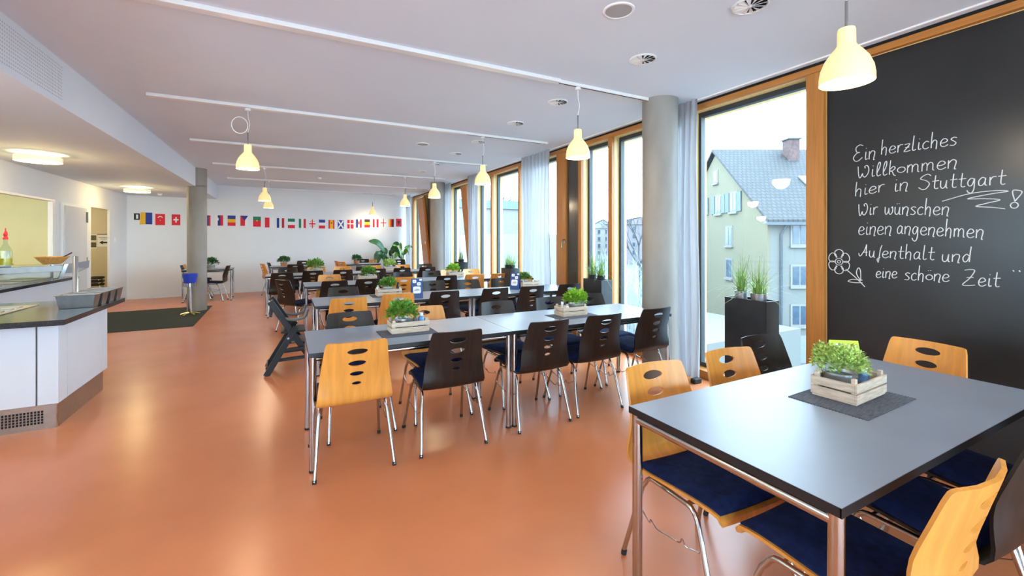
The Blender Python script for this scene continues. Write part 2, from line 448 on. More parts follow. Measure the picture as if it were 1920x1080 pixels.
# header: timber face, soffit in the daylit reveal colour, black shadow gap
structure(MB().box(X_FAC, X_FAC + .045, Y_REAR, y_back(3.9), 2.842, 2.893).build('trim_header', M['oak_h'], bevel=.003))
structure(MB().box(X_FAC + .045, 4.3, Y_REAR, y_back(3.9), 2.838, H_CEIL + .02).build('trim_header_soffit', M['reveal']))
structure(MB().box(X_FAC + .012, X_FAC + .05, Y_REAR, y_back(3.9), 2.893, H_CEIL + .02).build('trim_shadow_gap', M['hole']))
structure(MB().box(3.80, 3.815, Y_REAR, y_back(3.8), H_CEIL - .012, H_CEIL).build('trim_curtain_rail', M['white']))
structure(MB().box(X_FAC, 4.14, 1.94, y_back(3.9), 0, .085).build('trim_sill', M['oak_h'], bevel=.003))
wins = [(2.07, 3.24), (3.36, 4.51), (4.59, 5.19), (5.85, 7.09), (7.15, 8.32), (8.38, 9.18), (9.68, 10.95), (11.05, 12.2), (13.46, 14.64)]
for k, (a, b) in enumerate(wins):
    g = sgroup('window_%d' % (k + 1))
    f = MB()
    t = .035
    f.box(X_GLASS - .01, X_GLASS + .05, a, a + t, .085, 2.838); f.box(X_GLASS - .01, X_GLASS + .05, b - t, b, .085, 2.838)
    f.box(X_GLASS - .01, X_GLASS + .05, a + t, b - t, 2.838 - .05, 2.838); f.box(X_GLASS - .01, X_GLASS + .05, a + t, b - t, .085, .13)
    f.build('window_frame', M['gasket'], g)
    MB().box(X_GLASS + .01, X_GLASS + .022, a + t, b - t, .13, 2.788).build('window_pane', M['glass'], g)
# wall pieces where there is neither glass nor flap
structure(MB().box(4.05, 4.2, 12.3, 12.68, 0, 2.84).build('wall_right_infill', M['oak']))
# blackboard stretch and the facade behind the camera
structure(MB().box(3.99, 4.25, -1.6, 1.94, 0, 2.84).build('wall_right', M['wall']))
structure(MB().box(3.86, 4.25, Y_REAR, -3.4, 0, 2.84).build('wall_right_rear', M['wall']))
big_window('window_11', 'x', 4.1, -3.4, -1.6, .05, 2.84, 2)

# ventilation flaps
def flap_closed(y0, y1):
    t = thing('ventilation_flap', 'tall closed dark grey ventilation flap with lever handle beside the planter', 'window flap', (X_FAC, (y0 + y1) / 2, .085))
    w = (y1 - y0) / 2
    MB().box(.03, .07, -w, w, 0, 2.75).build('flap_panel', M['flapgrey'], t)
    fr = MB()
    fr.box(-.005, .05, w - .02, w + .19, 0, 2.75)
    fr.box(-.005, .05, -w, -w + .02, 0, 2.75)
    fr.build('flap_frame', M['oak'], t, bevel=.003)
    h = MB().lathe([(.0, 0), (.022, 0), (.022, .03), (0, .03)], 12)
    h = MB()
    h.tube([(-.005, w - .0, 1.37), (-.05, w - .0, 1.37), (-.055, w + .01, 1.34), (-.055, w + .015, 1.25)], .011, 8)
    h.tube([(-.004, w, 1.34), (-.012, w, 1.34)], .025, 12)
    h.build('lever_handle', M['chrome'], t, smooth=True)
    MB().tube([(.03, -w + .04, 1.72), (.0, -w + .04, 1.72)], .018, 10).build('knob', M['rubber'], t, smooth=True)
    return t
flap_closed(5.24, 5.60)
def flap_open(y0, y1, label):
    t = thing('ventilation_flap', label, 'window flap', (X_FAC, (y0 + y1) / 2, .085))
    w = (y1 - y0) / 2
    MB().box(.12, .18, -w, w, 0, 2.75).build('outer_grille', mat('grey_ventilation_grille', (0.13, 0.12, 0.115), 0.6, noise=0.15, scale=40), t)
    top = 0.26
    leaf = MB()
    # hinged at the foot, top leaning into the room
    i = len(leaf.v)
    leaf.v += [(.04, -w, .0), (.10, -w, .0), (.10, w, .0), (.04, w, .0), (.04 - top, -w, 2.62), (.10 - top, -w, 2.64), (.10 - top, w, 2.64), (.04 - top, w, 2.62)]
    for q in ((0, 3, 2, 1), (4, 5, 6, 7), (0, 1, 5, 4), (1, 2, 6, 5), (2, 3, 7, 6), (3, 0, 4, 7)):
        leaf.f.append(q); leaf.m.append(0)
    leaf.build('flap_leaf', M['oak'], t)
    MB().tube([(-.06, -w + .05, 1.35), (-.12, -w + .05, 1.35), (-.125, -w + .05, 1.24)], .011, 8).build('lever_handle', M['chrome'], t, smooth=True)
    return t
flap_open(9.26, 9.60, 'wooden ventilation flap tilted open between the middle curtain and the far planter')
flap_open(12.76, 13.38, 'wooden ventilation flap tilted open behind the far concrete column')

# curtains
def curtain(y0, y1, x, folds, label, seed, gather=1.0, amp=.05):
    rnd = random.Random(seed)
    mb = MB(); mb.open = True
    ny = folds * 10; nz = 14
    ph = [rnd.uniform(-.6, .6) for _ in range(folds + 2)]
    am = [rnd.uniform(.55, 1.1) for _ in range(folds + 2)]
    yc = (y0 + y1) / 2
    for iz in range(nz + 1):
        v = iz / nz
        z = .035 + v * (H_CEIL - .045)
        for iy in range(ny + 1):
            u = iy / ny
            f = u * folds
            k = int(f)
            a = amp * am[k] * (1 - .45 * v)
            yy = yc + (y0 - yc + u * (y1 - y0)) * (1 + .03 * math.sin(v * 5 + seed)) + .012 * math.sin(f * 2 * PI + 1 + ph[k] * .3)
            xx = x + a * math.sin(f * 2 * PI + .5 * math.sin(v * 3 + k) * (1 - v)) + .012 * math.sin(v * 6 + u * 5)
            mb.v.append((xx, yy, z))
    for iz in range(nz):
        for iy in range(ny):
            a = iz * (ny + 1) + iy
            mb.f.append((a, a + 1, a + ny + 2, a + ny + 1)); mb.m.append(0)
    t = thing('curtain', label, 'curtain', (0, 0, 0), group='sheer curtains along the window wall')
    o = mb.build('curtain_fabric', M['curtain'], t, smooth=True, angle=180)
    return t
curtain(3.03, 3.42, 3.74, 5, 'narrow white curtain gathered beside the near concrete column', 1)
curtain(5.84, 6.72, 3.74, 8, 'wide sheer white curtain beside the closed dark flap', 2)
curtain(8.72, 9.22, 3.72, 5, 'sheer white curtain right of the tilted wooden flap in the middle', 3)
curtain(10.42, 11.30, 3.72, 7, 'sheer white curtain next to the far concrete column', 4, amp=.045)
curtain(14.1, 14.56, 3.62, 5, 'white curtain in the far corner beside the red eagle flag', 5)

# ------------------------------------------------------------------ blackboard with chalk writing
bb = thing('blackboard', 'wall-high dark blackboard with chalk welcome message in German', 'blackboard', (3.93, 0, 0))
MB().box(0, .055, -1.59, 1.932, .02, 2.838).build('board_panel', M['board'], bb)
def circ(cx, cy, r, n=10, a0=90): return [(cx + r * math.cos(R(a0 + 360 * k / n)), cy + r * 1.05 * math.sin(R(a0 + 360 * k / n))) for k in range(n + 1)]
G = {
 'e': (.72, [[(0, .48), (.35, .5), (.6, .7), (.45, .98), (.2, .95), (.02, .5), (.12, .1), (.38, 0), (.68, .2)]]),
 'i': (.34, [[(.1, 1), (.08, .3), (.14, .02), (.32, .12)], [(.1, 1.42), (.14, 1.46)]]),
 'n': (.72, [[(.02, 1), (.03, 0)], [(.03, .6), (.25, .98), (.5, .95), (.58, .7), (.5, .1), (.5, -.12), (.62, -.1)]]),
 'h': (.72, [[(.08, 2.1), (.05, 1), (.06, 0)], [(.06, .55), (.28, 1), (.5, .85), (.52, .3), (.5, -.2)]]),
 'r': (.52, [[(.03, 1), (.05, 0)], [(.05, .6), (.22, .98), (.5, 1.0)]]),
 'z': (.66, [[(.05, .95), (.52, 1.0), (.3, .5), (.03, .03), (.3, -.02), (.62, .08)], [(.12, .52), (.5, .55)]]),
 'l': (.42, [[(.12, 2.0), (.08, 1), (.06, .2), (.18, 0), (.38, .12)]]),
 'L': (.48, [[(.05, .3), (.3, 1.2), (.32, 1.75), (.2, 1.8), (.08, 1.2), (.08, .25), (.2, 0), (.44, .15)]]),
 'c': (.62, [[(.55, .85), (.32, 1), (.05, .65), (.08, .15), (.32, 0), (.58, .15)]]),
 's': (.62, [[(.55, .92), (.3, 1.02), (.08, .82), (.3, .55), (.5, .3), (.35, .02), (.02, .06)]]),
 'k': (.62, [[(.08, 1.9), (.05, 1), (.06, 0)], [(.08, .7), (.35, 1.05), (.52, .8), (.3, .5), (.08, .5), (.3, .35), (.42, -.05), (.6, -.2)]]),
 'o': (.74, [circ(.34, .5, .33)]),
 'm': (1.08, [[(.02, 1), (.03, 0)], [(.03, .65), (.22, 1), (.4, .85), (.42, .02)], [(.42, .65), (.62, 1), (.84, .85), (.88, .1), (1.0, 0)]]),
 'u': (.72, [[(.03, 1), (.04, .3), (.2, 0), (.42, .2), (.52, 1)], [(.52, 1), (.52, .1), (.66, 0)]]),
 'w': (1.0, [[(.03, 1), (.08, .2), (.24, 0), (.42, .4), (.46, .85), (.5, .2), (.68, 0), (.88, .4), (.84, 1), (.72, .85)]]),
 'a': (.74, [[(.52, .9), (.28, 1.02), (.04, .6), (.1, .08), (.32, .06), (.5, .45), (.54, .95)], [(.54, .95), (.53, .15), (.68, .02)]]),
 'g': (.74, [[(.52, .88), (.28, 1.02), (.04, .6), (.12, .12), (.36, .15), (.54, .9)], [(.54, .95), (.55, -.3), (.38, -.8), (.12, -.7), (.02, -.45)]]),
 't': (.6, [[(.26, 1.75), (.22, .8), (.22, .2), (.36, 0), (.55, .08)], [(.0, 1.0), (.58, 1.05)]]),
 'f': (.5, [[(.5, 1.85), (.36, 1.2), (.28, 0), (.22, -.75)], [(.22, -.75), (.08, -.25), (.4, .05)]]),
 'd': (.72, [[(.5, .8), (.28, 1), (.04, .55), (.14, .05), (.38, .12), (.54, .8)], [(.6, 2.0), (.56, 1), (.55, 0)]]),
 'W': (1.25, [[(.02, 1.6), (.1, .6), (.22, .02), (.36, .1), (.5, .55), (.56, .2), (.78, .05), (1.02, .5), (1.08, 1.1), (.9, 1.6), (.66, 1.5), (.74, 1.25)]]),
 'E': (1.1, [[(.95, 1.85), (.6, 2.0), (.22, 1.7), (.3, 1.15), (.62, 1.05), (.3, .95), (.0, .45), (.2, .0), (.55, -.02), (.95, .35)]]),
 'S': (1.15, [[(1.1, 1.75), (.8, 2.0), (.35, 1.75), (.2, 1.4), (.7, 1.15), (1.0, .7), (.75, .1), (.4, 0), (.05, .3)]]),
 'A': (1.1, [[(.02, .55), (.1, .2), (.3, .2), (.7, 1.2), (.85, 1.9), (.85, .9), (.9, .15)], [(.55, .7), (1.0, .75)]]),
 'Z': (1.3, [[(.1, 1.9), (.6, 2.0), (1.0, 1.85), (.6, .9), (.02, .1), (.5, 0), (1.15, .1)], [(.35, 1.0), (.95, 1.05)]]),
}
words = [('Ein', 1.749, 2.070, 1.603, 2.069, 0.060), ('herzliches', 1.572, 2.092, 1.159, 2.085, 0.052), ('Willkommen', 1.723, 1.936, 1.157, 1.934, 0.055),
         ('hier', 1.738, 1.796, 1.551, 1.816, 0.052), ('in', 1.492, 1.808, 1.41, 1.812, 0.058), ('Stuttgart', 1.36, 1.808, 0.941, 1.800, 0.052),
         ('Wir', 1.718, 1.644, 1.592, 1.648, 0.055), ('wünschen', 1.551, 1.646, 1.196, 1.623, 0.055), ('einen', 1.715, 1.496, 1.506, 1.496, 0.062),
         ('angenehmen', 1.477, 1.503, 1.035, 1.466, 0.056), ('Aufenthalt', 1.715, 1.327, 1.271, 1.32, 0.050), ('und', 1.235, 1.31, 1.092, 1.314, 0.05),
         ('eine', 1.603, 1.173, 1.474, 1.18, 0.048), ('schöne', 1.434, 1.171, 1.196, 1.177, 0.050), ('Zeit', 1.135, 1.160, 0.966, 1.165, 0.052)]
def stroke(mb, pts, r=.0029):
    # chalk line: pts are (y, z) on the board
    P = [Vector((-.0012, a, b)) for a, b in pts]
    P = smooth_path(P, 5) if len(P) > 2 else P
    mb.tube([(p.x, p.y, p.z) for p in P], r, 6)
for (w, ya, za, yb_, zb, xh) in words:
    mb = MB()
    adv = 0; items = []
    k = 0
    for ch in w:
        base = {'ü': 'u', 'ö': 'o'}.get(ch, ch)
        if ch == 'l' and w == 'Willkommen': base = 'L'
        wd, st = G[base]
        st = [list(s_) for s_ in st]
        if ch in 'üö':
            st += [[(.2, 1.38), (.22, 1.44)], [(.42, 1.40), (.44, 1.46)]]
        items.append((adv, st)); adv += wd
        adv += .10
    L = math.hypot(yb_ - ya, zb - za)
    sc = L / (adv - .1)
    dy, dz = (yb_ - ya) / L, (zb - za) / L
    for (x0_, st) in items:
        for s_ in st:
            pts = []
            for (px, py) in s_:
                a = (x0_ + px) * sc + py * xh * .06
                pts.append((ya + dy * a, za + dz * a + py * xh))
            stroke(mb, pts)
    o = mb.build('chalk_word', M['chalk'], bb, smooth=True)
    o['label'] = 'chalk word ' + w
dr = MB()
stroke(dr, [(1.233, 1.718), (1.1, 1.757), (0.988, 1.765), (0.931, 1.756), (1.002, 1.747), (1.111, 1.725), (1.032, 1.719), (0.966, 1.706), (1.017, 1.691), (1.073, 1.673), (1.002, 1.662), (0.945, 1.649)])
dr.build('chalk_underline', M['chalk'], bb, smooth=True)
dr = MB()
stroke(dr, [(0.905, 1.692), (0.914, 1.755), (0.890, 1.757), (0.876, 1.742), (0.905, 1.692)])
stroke(dr, [(.907 + .016 * math.cos(a * .7), 1.668 + .018 * math.sin(a * .7)) for a in range(10)])
dr.build('chalk_exclamation_mark', M['chalk'], bb, smooth=True)
dr = MB()
fy, fz = 1.847, 1.282
stroke(dr, circ(fy, fz, .026, 12), .0026); stroke(dr, circ(fy, fz, .011, 8), .0026)
for k in range(6):
    a = 360 / 6 * k + 90
    p = []
    for (rr, da) in ((.045, -22), (.075, -34), (.105, -20), (.113, 0), (.105, 20), (.075, 34), (.045, 22)):
        p.append((fy + .70 * rr * math.cos(R(a + da)), fz + .86 * rr * math.sin(R(a + da))))
    stroke(dr, p, .0032)
stroke(dr, [(1.80, 1.225), (1.76, 1.19), (1.715, 1.145), (1.672, 1.097)], .0032)
stroke(dr, [(1.699, 1.14), (1.727, 1.196), (1.715, 1.24), (1.701, 1.217), (1.699, 1.14)], .0032)
stroke(dr, [(1.688, 1.128), (1.732, 1.124), (1.783, 1.129), (1.755, 1.148), (1.688, 1.147)], .0032)
dr.build('chalk_flower', M['chalk'], bb, smooth=True)
dr = MB()
for yy in (.912, .887, .862):
    stroke(dr, [(yy, 1.268), (yy - .004, 1.270)], .0055)
dr.build('chalk_dots', M['chalk'], bb, smooth=True)

# ------------------------------------------------------------------ chairs
PROF = [(.232, .405), (.236, .422), (.222, .436), (.17, .441), (.08, .440), (-.05, .432), (-.14, .427), (-.20, .428), (-.240, .442), (-.262, .475),
        (-.276, .54), (-.298, .64), (-.326, .745), (-.352, .84)]
_pp = [(p.x, p.y) for p in smooth_path([(a, b, 0) for a, b in PROF], 8)]
_len = [0]
for a, b in zip(_pp, _pp[1:]): _len.append(_len[-1] + math.hypot(b[0] - a[0], b[1] - a[1]))
S_TOT = _len[-1]
def prof_at(s_):
    s_ = max(0, min(S_TOT, s_))
    for k in range(len(_pp) - 1):
        if _len[k + 1] >= s_:
            t = (s_ - _len[k]) / max(1e-9, _len[k + 1] - _len[k])
            return (_pp[k][0] + (_pp[k + 1][0] - _pp[k][0]) * t, _pp[k][1] + (_pp[k + 1][1] - _pp[k][1]) * t)
    return _pp[-1]
def s_of_z(z):
    s_ = S_TOT
    while prof_at(s_)[1] > z and s_ > .4: s_ -= .002
    return s_
S_BEND = s_of_z(.45)
def shell_map(w, s_):
    y, z = prof_at(s_)
    tb = max(0, min(1, (s_ - S_BEND + .03) / .25))
    tb = tb * tb * (3 - 2 * tb)
    y += .038 * tb * (w / .18) ** 2
    ts = 1 - max(0, min(1, (s_ - .1) / .3))
    z += .010 * (1 - tb) * (w / .2) ** 2 * .6
    return Vector((w, y, z))
def shell_pos(w, s_, off):
    e = 1e-3
    p = shell_map(w, s_)
    if off == 0: return p
    dw = shell_map(w + e, s_) - shell_map(w - e, s_)
    ds = shell_map(w, min(S_TOT, s_ + e)) - shell_map(w, max(0, s_ - e))
    n = ds.cross(dw).normalized()
    return p + n * off
def half_w(s_):
    t = s_ / S_TOT
    if s_ < S_BEND: return .203 + (.226 - .203) * (s_ / S_BEND)
    return .226 + (.178 - .226) * (s_ - S_BEND) / (S_TOT - S_BEND)
def shell_mesh():
    out = []
    n = 26
    right = [(half_w(S_TOT * k / n), S_TOT * k / n) for k in range(n + 1)]
    r = .017
    # round the corners
    hw0 = half_w(0); hw1 = half_w(S_TOT)
    right = [(w, s_) for (w, s_) in right if r < s_ < S_TOT - r]
    bot = [(hw0 - r + r * math.cos(R(a)), r + r * math.sin(R(a))) for a in (-90, -60, -30, 0)]
    top = [(hw1 - r + r * math.cos(R(a)), S_TOT - r + r * math.sin(R(a))) for a in (0, 30, 60, 90)]
    half = bot + right + top
    midt = [(hw1 * .5, S_TOT), (0, S_TOT), (-hw1 * .5, S_TOT)]
    midb = [(-hw0 * .5, 0), (0, 0), (hw0 * .5, 0)]
    outline = half + midt + [(-w, s_) for (w, s_) in reversed(half)] + midb
    holes = []
    for (z, a, b) in ((.781, .061, .0215), (.706, .053, .0200), (.638, .042, .0165), (.576, .028, .0125)):
        sc_ = s_of_z(z)
        holes.append([(a * math.cos(2 * PI * k / 18), sc_ + b * math.sin(2 * PI * k / 18)) for k in range(18)])
    V = []; E = []
    for loop in [outline] + holes:
        i = len(V); V += loop
        E += [(i + k, i + (k + 1) % len(loop)) for k in range(len(loop))]
    def inside_hole(x, y, g=1.0):
        for h in holes:
            cx = sum(p[0] for p in h) / 18; cy = sum(p[1] for p in h) / 18
            a = max(p[0] for p in h) - cx; b = max(p[1] for p in h) - cy
            if ((x - cx) / (a * g)) ** 2 + ((y - cy) / (b * g)) ** 2 < 1: return True
        return False
    ns = 40
    for k in range(1, ns):
        s_ = S_TOT * k / ns
        hw = half_w(s_)
        for j in range(-4, 5):
            w = hw * j / 5
            if not inside_hole(w, s_, 1.25): V.append((w, s_))
    vo, eo, fo, *_ = delaunay_2d_cdt([Vector(p) for p in V], E, [], 1, 1e-5)
    tris = []
    for f in fo:
        cx = sum(vo[i].x for i in f) / len(f); cy = sum(vo[i].y for i in f) / len(f)
        if inside_hole(cx, cy, .99): continue
        tris.append(tuple(f))
    mb = MB()
    nv = len(vo)
    th = .0055
    mb.v = [tuple(shell_pos(p.x, p.y, th)) for p in vo] + [tuple(shell_pos(p.x, p.y, -th)) for p in vo]
    cnt = {}
    for f in tris:
        mb.f.append(f); mb.m.append(0)
        mb.f.append(tuple(nv + i for i in reversed(f))); mb.m.append(0)
        for a, b in zip(f, f[1:] + f[:1]):
            cnt[(a, b)] = 1
    for (a, b) in list(cnt):
        if (b, a) not in cnt:
            mb.f.append((b, a, nv + a, nv + b)); mb.m.append(0)
    return mb
def pad_mesh():
    mb = MB()
    n, m_ = 18, 10
    s0, s1 = .035, S_BEND - .055
    top = []; bot = []
    for i in range(n + 1):
        for j in range(m_ + 1):
            u = i / n; v = j / m_
            s_ = s0 + (s1 - s0) * u
            w = (half_w(s_) - .012) * (2 * v - 1)
            ed = min(u, 1 - u) * (s1 - s0); ew = (half_w(s_) - .012) - abs(w)
            h = .006 + .020 * min(1, (min(ed, ew) / .03)) ** .5
            top.append(shell_pos(w, s_, .0056 + h)); bot.append(shell_pos(w, s_, .0056))
    mb.v = [tuple(p) for p in top] + [tuple(p) for p in bot]
    N = len(top)
    st = m_ + 1
    for i in range(n):
        for j in range(m_):
            a = i * st + j
            mb.f.append((a, a + 1, a + st + 1, a + st)); mb.m.append(0)
            mb.f.append((N + a, N + a + st, N + a + st + 1, N + a + 1)); mb.m.append(0)
    ring = [j for j in range(st)] + [i * st + m_ for i in range(1, n + 1)] + [n * st + j for j in reversed(range(m_))] + [i * st for i in reversed(range(1, n))]
    for a, b in zip(ring, ring[1:] + ring[:1]):
        mb.f.append((a, N + a, N + b, b)); mb.m.append(0)
    return mb
SHELL = None
def make_chair(kind):
    ply = M['light_ply'] if kind == 'light' else M['dark_ply']
    t = thing('dining_chair', '', 'chair')
    shell_mesh().build('seat_shell', ply, t, smooth=True, angle=35)
    pad_mesh().build('seat_cushion', M['pad'], t, smooth=True, angle=60)
    r = .0105
    for sx in (-1, 1):
        for (yf, yt, d) in ((.262, .120, 1), (-.262, -.150, -1)):
            # foot, straight up, then a bend into the seat rail
            xt, xf = .200 * sx, .236 * sx
            pts = [(xf, yf, .012), (xt + (xf - xt) * .16, yt + (yf - yt) * .16, .355)]
            for a in (20, 45, 70, 90):
                f = a / 90
                pts.append((xt, yt + (yf - yt) * .10 - d * .050 * f ** 1.5, .355 + .056 * math.sin(R(a))))
            lg = MB().tube(pts, r, 10).build('leg', M['chrome'], t, smooth=True)
            MB().tube([(xf, yf, .0), (xf + (xt - xf) * .04, yf + (yt - yf) * .04, .022)], r * 1.22, 10).build('foot_cap', M['rubber'], lg, smooth=True)
    fr = MB()
    for sx in (-1, 1):
        fr.tube([(.200 * sx, .086, .411), (.200 * sx, 0, .4115), (.200 * sx, -.112, .411)], r, 10)
    for yy in (.075, -.10):
        fr.tube([(-.200, yy, .409), (0, yy, .409), (.200, yy, .409)], .009, 8)
    fr.build('seat_frame', M['chrome'], t, smooth=True)
    for sx in (-1, 1):
        wr = MB()
        x = .226 * sx
        p = [(x * .975, .158, .275), (x, .10, .262), (x * 1.03, .085, .285), (x * 1.03, .07, .262), (x, .0, .245), (x, -.06, .235), (x * 1.04, -.085, .262), (x, -.105, .238), (x * .975, -.178, .275)]
        wr.tube(smooth_path(p, 4), .0028, 6)
        wr.build('linking_wire', M['chrome'], t, smooth=True)
    return t
PROTO = {'light': make_chair('light'), 'dark': make_chair('dark')}
USED = {'light': False, 'dark': False}
WORD = {'light': 'light beech plywood', 'dark': 'black-stained plywood'}
def chair(kind, x, y, rot, label, group):
    o = place(PROTO[kind], USED[kind], (x, y, 0), R(rot), label, group)
    USED[kind] = True
    return o
ORD = ['leftmost', 'second from left', 'third from left', 'fourth from left', 'fifth from left', 'sixth from left', 'seventh from left']
def chair_row(row_name, side, specs, ytop, group, up):
    # up = +1: sitter faces away from the camera (+y); the back's top edge lies .352 behind the origin
    for k, sp in enumerate(specs):
        kind, x = sp[0], sp[1]
        dy = sp[2] if len(sp) > 2 else 0
        rot = sp[3] if len(sp) > 3 else 0
        y = ytop + dy + (.352 if up > 0 else -.352)
        chair(kind, x, y, (0 if up > 0 else 180) + rot, '%s chair, %s on the %s side of %s' % (WORD[kind], ORD[k], side, row_name), group)

# near table by the blackboard
NT = 'the near table'
chair_row(NT, 'far', [('light', 1.615, 0, -3), ('light', 2.19, .01, -4), ('dark', 2.68, .14, -5)], 1.615, 'chairs round the near table', -1)
chair_row(NT, 'close', [('light', 1.63, 0, 0), ('dark', 2.17, -.02, -2), ('dark', 2.68, .0, 2)], .405, 'chairs round the near table', 1)
chair('light', 3.12, 1.17, 86, 'light beech plywood chair at the table end against the blackboard', 'chairs round the near table')
# front long row
g1 = 'chairs along the front table row'
chair_row('the front table row', 'near', [('light', .39, 0, 0), ('dark', 1.045, .0, -1), ('dark', 1.79, .02, 1), ('dark', 2.355, .045, 0), ('dark', 2.975, .08, 2)], 2.74, g1, 1)
chair_row('the front table row', 'far', [('dark', .50, 0, 2), ('light', 1.14, .02, 0), ('dark', 1.89, .0, 2), ('dark', 2.51, .02, -2), ('dark', 3.08, .06, 0)], 3.935, g1, -1)
g2 = 'chairs along the second table row'
chair_row('the second table row', 'near', [('light', .60, -.10, 0), ('light', 1.15, .02, 0), ('dark', 1.70, .0, 1), ('dark', 2.38, .0, 0), ('dark', 2.93, .01, 0), ('dark', 3.53, .0, 0)], 4.94, g2, 1)
chair_row('the second table row', 'far', [('dark', .67, -.1, 0), ('dark', 1.98, .20, 3), ('dark', 2.48, .08, 0), ('dark', 3.05, .10, -2), ('light', 3.60, .15, 16)], 6.13, g2, -1)
g3 = 'chairs along the third table row'
chair_row('the third table row', 'near', [('dark', .66, -.12, 0), ('dark', 1.16, .0, 0), ('light', 1.73, .04, 0), ('dark', 2.47, .02, 0), ('light', 3.0, .04, 0), ('light', 3.5, .03, 0)], 7.06, g3, 1)
chair_row('the third table row', 'far', [('light', .69, 0, 0), ('dark', 1.35, .02, 0), ('dark', 1.98, .03, 0), ('dark', 2.55, .06, 0), ('light', 2.97, .2, 0), ('light', 3.45, .2, 0)], 8.26, g3, -1)
g4 = 'chairs along the fourth table row'
chair_row('the fourth table row', 'near', [('dark', -.05, -.30, 0), ('dark', .49, .0, 0), ('dark', 1.05, .0, 0), ('dark', 1.73, .02, 0), ('dark', 2.27, .06, 0), ('dark', 2.84, .06, 0)], 9.40, g4, 1)
chair_row('the fourth table row', 'far', [('dark', .05, 0, 0), ('light', .62, .05, 0), ('light', 1.16, .02, 0), ('light', 1.86, .05, 0), ('light', 2.55, .05, 0), ('dark', 3.12, .1, 0)], 10.62, g4, -1)
chair('dark', .22, 7.72, -56, 'black-stained plywood chair turned sideways at the left end of the third table row', g3)
# tables along the back wall
g5 = 'chairs at the tables along the back wall'
chair('light', -.22, 12.88, -72, 'light beech chair at the left end of the middle back table, nearer one', g5)
chair('dark', -.08, 13.37, -80, 'black chair at the left end of the middle back table, behind the light one', g5)
chair('dark', .42, 13.68, 168, 'small black chair between middle back table and back wall', g5)
chair('dark', .28, 12.40, -10, 'black chair pushed under the camera side of the middle back table', g5)
chair('light', .40, 13.02, 98, 'light beech chair at the right end of the middle back table', g5)
chair('light', 1.62, 13.48, -84, 'light beech chair at the left end of the right back table, leftmost', g5)
chair('light', 1.68, 13.02, -66, 'light beech chair at the left end of the right back table, second one', g5)
chair('dark', 2.16, 14.00, 176, 'small black chair between right back table and back wall', g5)
chair('light', 2.10, 13.50, 116, 'light beech chair by the right back table beside the big corner plant', g5)
chair('dark', 3.05, 13.2, 165, 'black chair in the far corner in front of the last window', g5)
chair('dark', -1.52, 12.36, 84, 'black chair at the right end of the left back table beside the column', g5)
chair('dark', -1.88, 12.88, -84, 'black chair at the left end of the left back table beside the blue bucket', g5)
chair('light', -1.90, 13.37, -84, 'light beech chair half hidden behind the left concrete column', g5)

# ------------------------------------------------------------------ tables
def make_table(L, D):
    # origin at the centre of the footprint
    t = thing('dining_table', '', 'table')
    h = .75
    MB().box(-L / 2, L / 2, -D / 2, D / 2, h - .024, h).build('tabletop', [M['ttop']], t)
    ed = MB()
    a = .0015
    ed.box(-L / 2 - a, L / 2 + a, -D / 2 - a, -D / 2 + .003, h - .028, h - .0007); ed.box(-L / 2 - a, L / 2 + a, D / 2 - .003, D / 2 + a, h - .028, h - .0007)
    ed.box(-L / 2 - a, -L / 2 + .003, -D / 2, D / 2, h - .028, h - .0007); ed.box(L / 2 - .003, L / 2 + a, -D / 2, D / 2, h - .028, h - .0007)
    ed.build('edge_band', M['tedge'], t)
    r = .021; i = .024
    for sx in (-1, 1):
        for sy in (-1, 1):
            lg = MB().tube([(sx * (L / 2 - i), sy * (D / 2 - i), .012), (sx * (L / 2 - i), sy * (D / 2 - i), h - .028)], r, 16).build('leg', M['chrome'], t, smooth=True)
            MB().tube([(sx * (L / 2 - i), sy * (D / 2 - i), 0), (sx * (L / 2 - i), sy * (D / 2 - i), .013)], r * 1.08, 16).build('foot_cap', M['rubber'], lg, smooth=True)
    fr = MB()
    z = h - .050
    for sx in (-1, 1): fr.tube([(sx * (L / 2 - i), -D / 2 + i, z), (sx * (L / 2 - i), D / 2 - i, z)], .020, 12)
    for sy in (-1, 1): fr.tube([(-L / 2 + i, sy * (D / 2 - i - .03), z), (L / 2 - i, sy * (D / 2 - i - .03), z)], .016, 12)
    fr.build('table_frame', M['chrome'], t, smooth=True)
    return t
def table(x0, x1, y0, y1, label, rot=0, group=None):
    t = make_table(x1 - x0, y1 - y0)
    t.location = ((x0 + x1) / 2, (y0 + y1) / 2, 0); t.rotation_euler = (0, 0, R(rot))
    t['label'] = label
    if group: t['group'] = group
    return t
table(1.30, 3.09, .605, 1.40, 'near grey table with black edge and chrome legs beside the blackboard', 0)
gt = 'long dining rows of paired grey tables'
table(.13, 1.56, 2.96, 3.70, 'left grey table of the front row, with plant crate and mat', 0, gt)
table(1.564, 3.28, 2.96, 3.70, 'right grey table of the front row, beside the near concrete column', 0, gt)
table(.28, 2.08, 5.03, 5.78, 'left grey table of the second row, with the high chair at its end', 0, gt)
table(2.084, 3.74, 5.03, 5.78, 'right grey table of the second row, by the closed dark flap', 0, gt)
table(.26, 1.95, 7.18, 7.93, 'left grey table of the third row', 0, gt)
table(1.954, 3.64, 7.18, 7.93, 'right grey table of the third row, reaching the windows', 0, gt)
table(-.34, 1.36, 9.52, 10.27, 'left grey table of the fourth row, farthest long row', 0, gt)
table(1.364, 3.06, 9.52, 10.27, 'right grey table of the fourth row, near the far column', 0, gt)
gb = 'single tables along the back wall'
table(-.36, .56, 12.62, 13.36, 'middle back table with small green plant below the flags', 4, gb)
table(1.46, 2.46, 13.0, 13.72, 'right back table with small green plant near the corner plant', 6, gb)
table(-2.12, -1.14, 12.30, 13.04, 'left back table half hidden by the left concrete column', 2, gb)

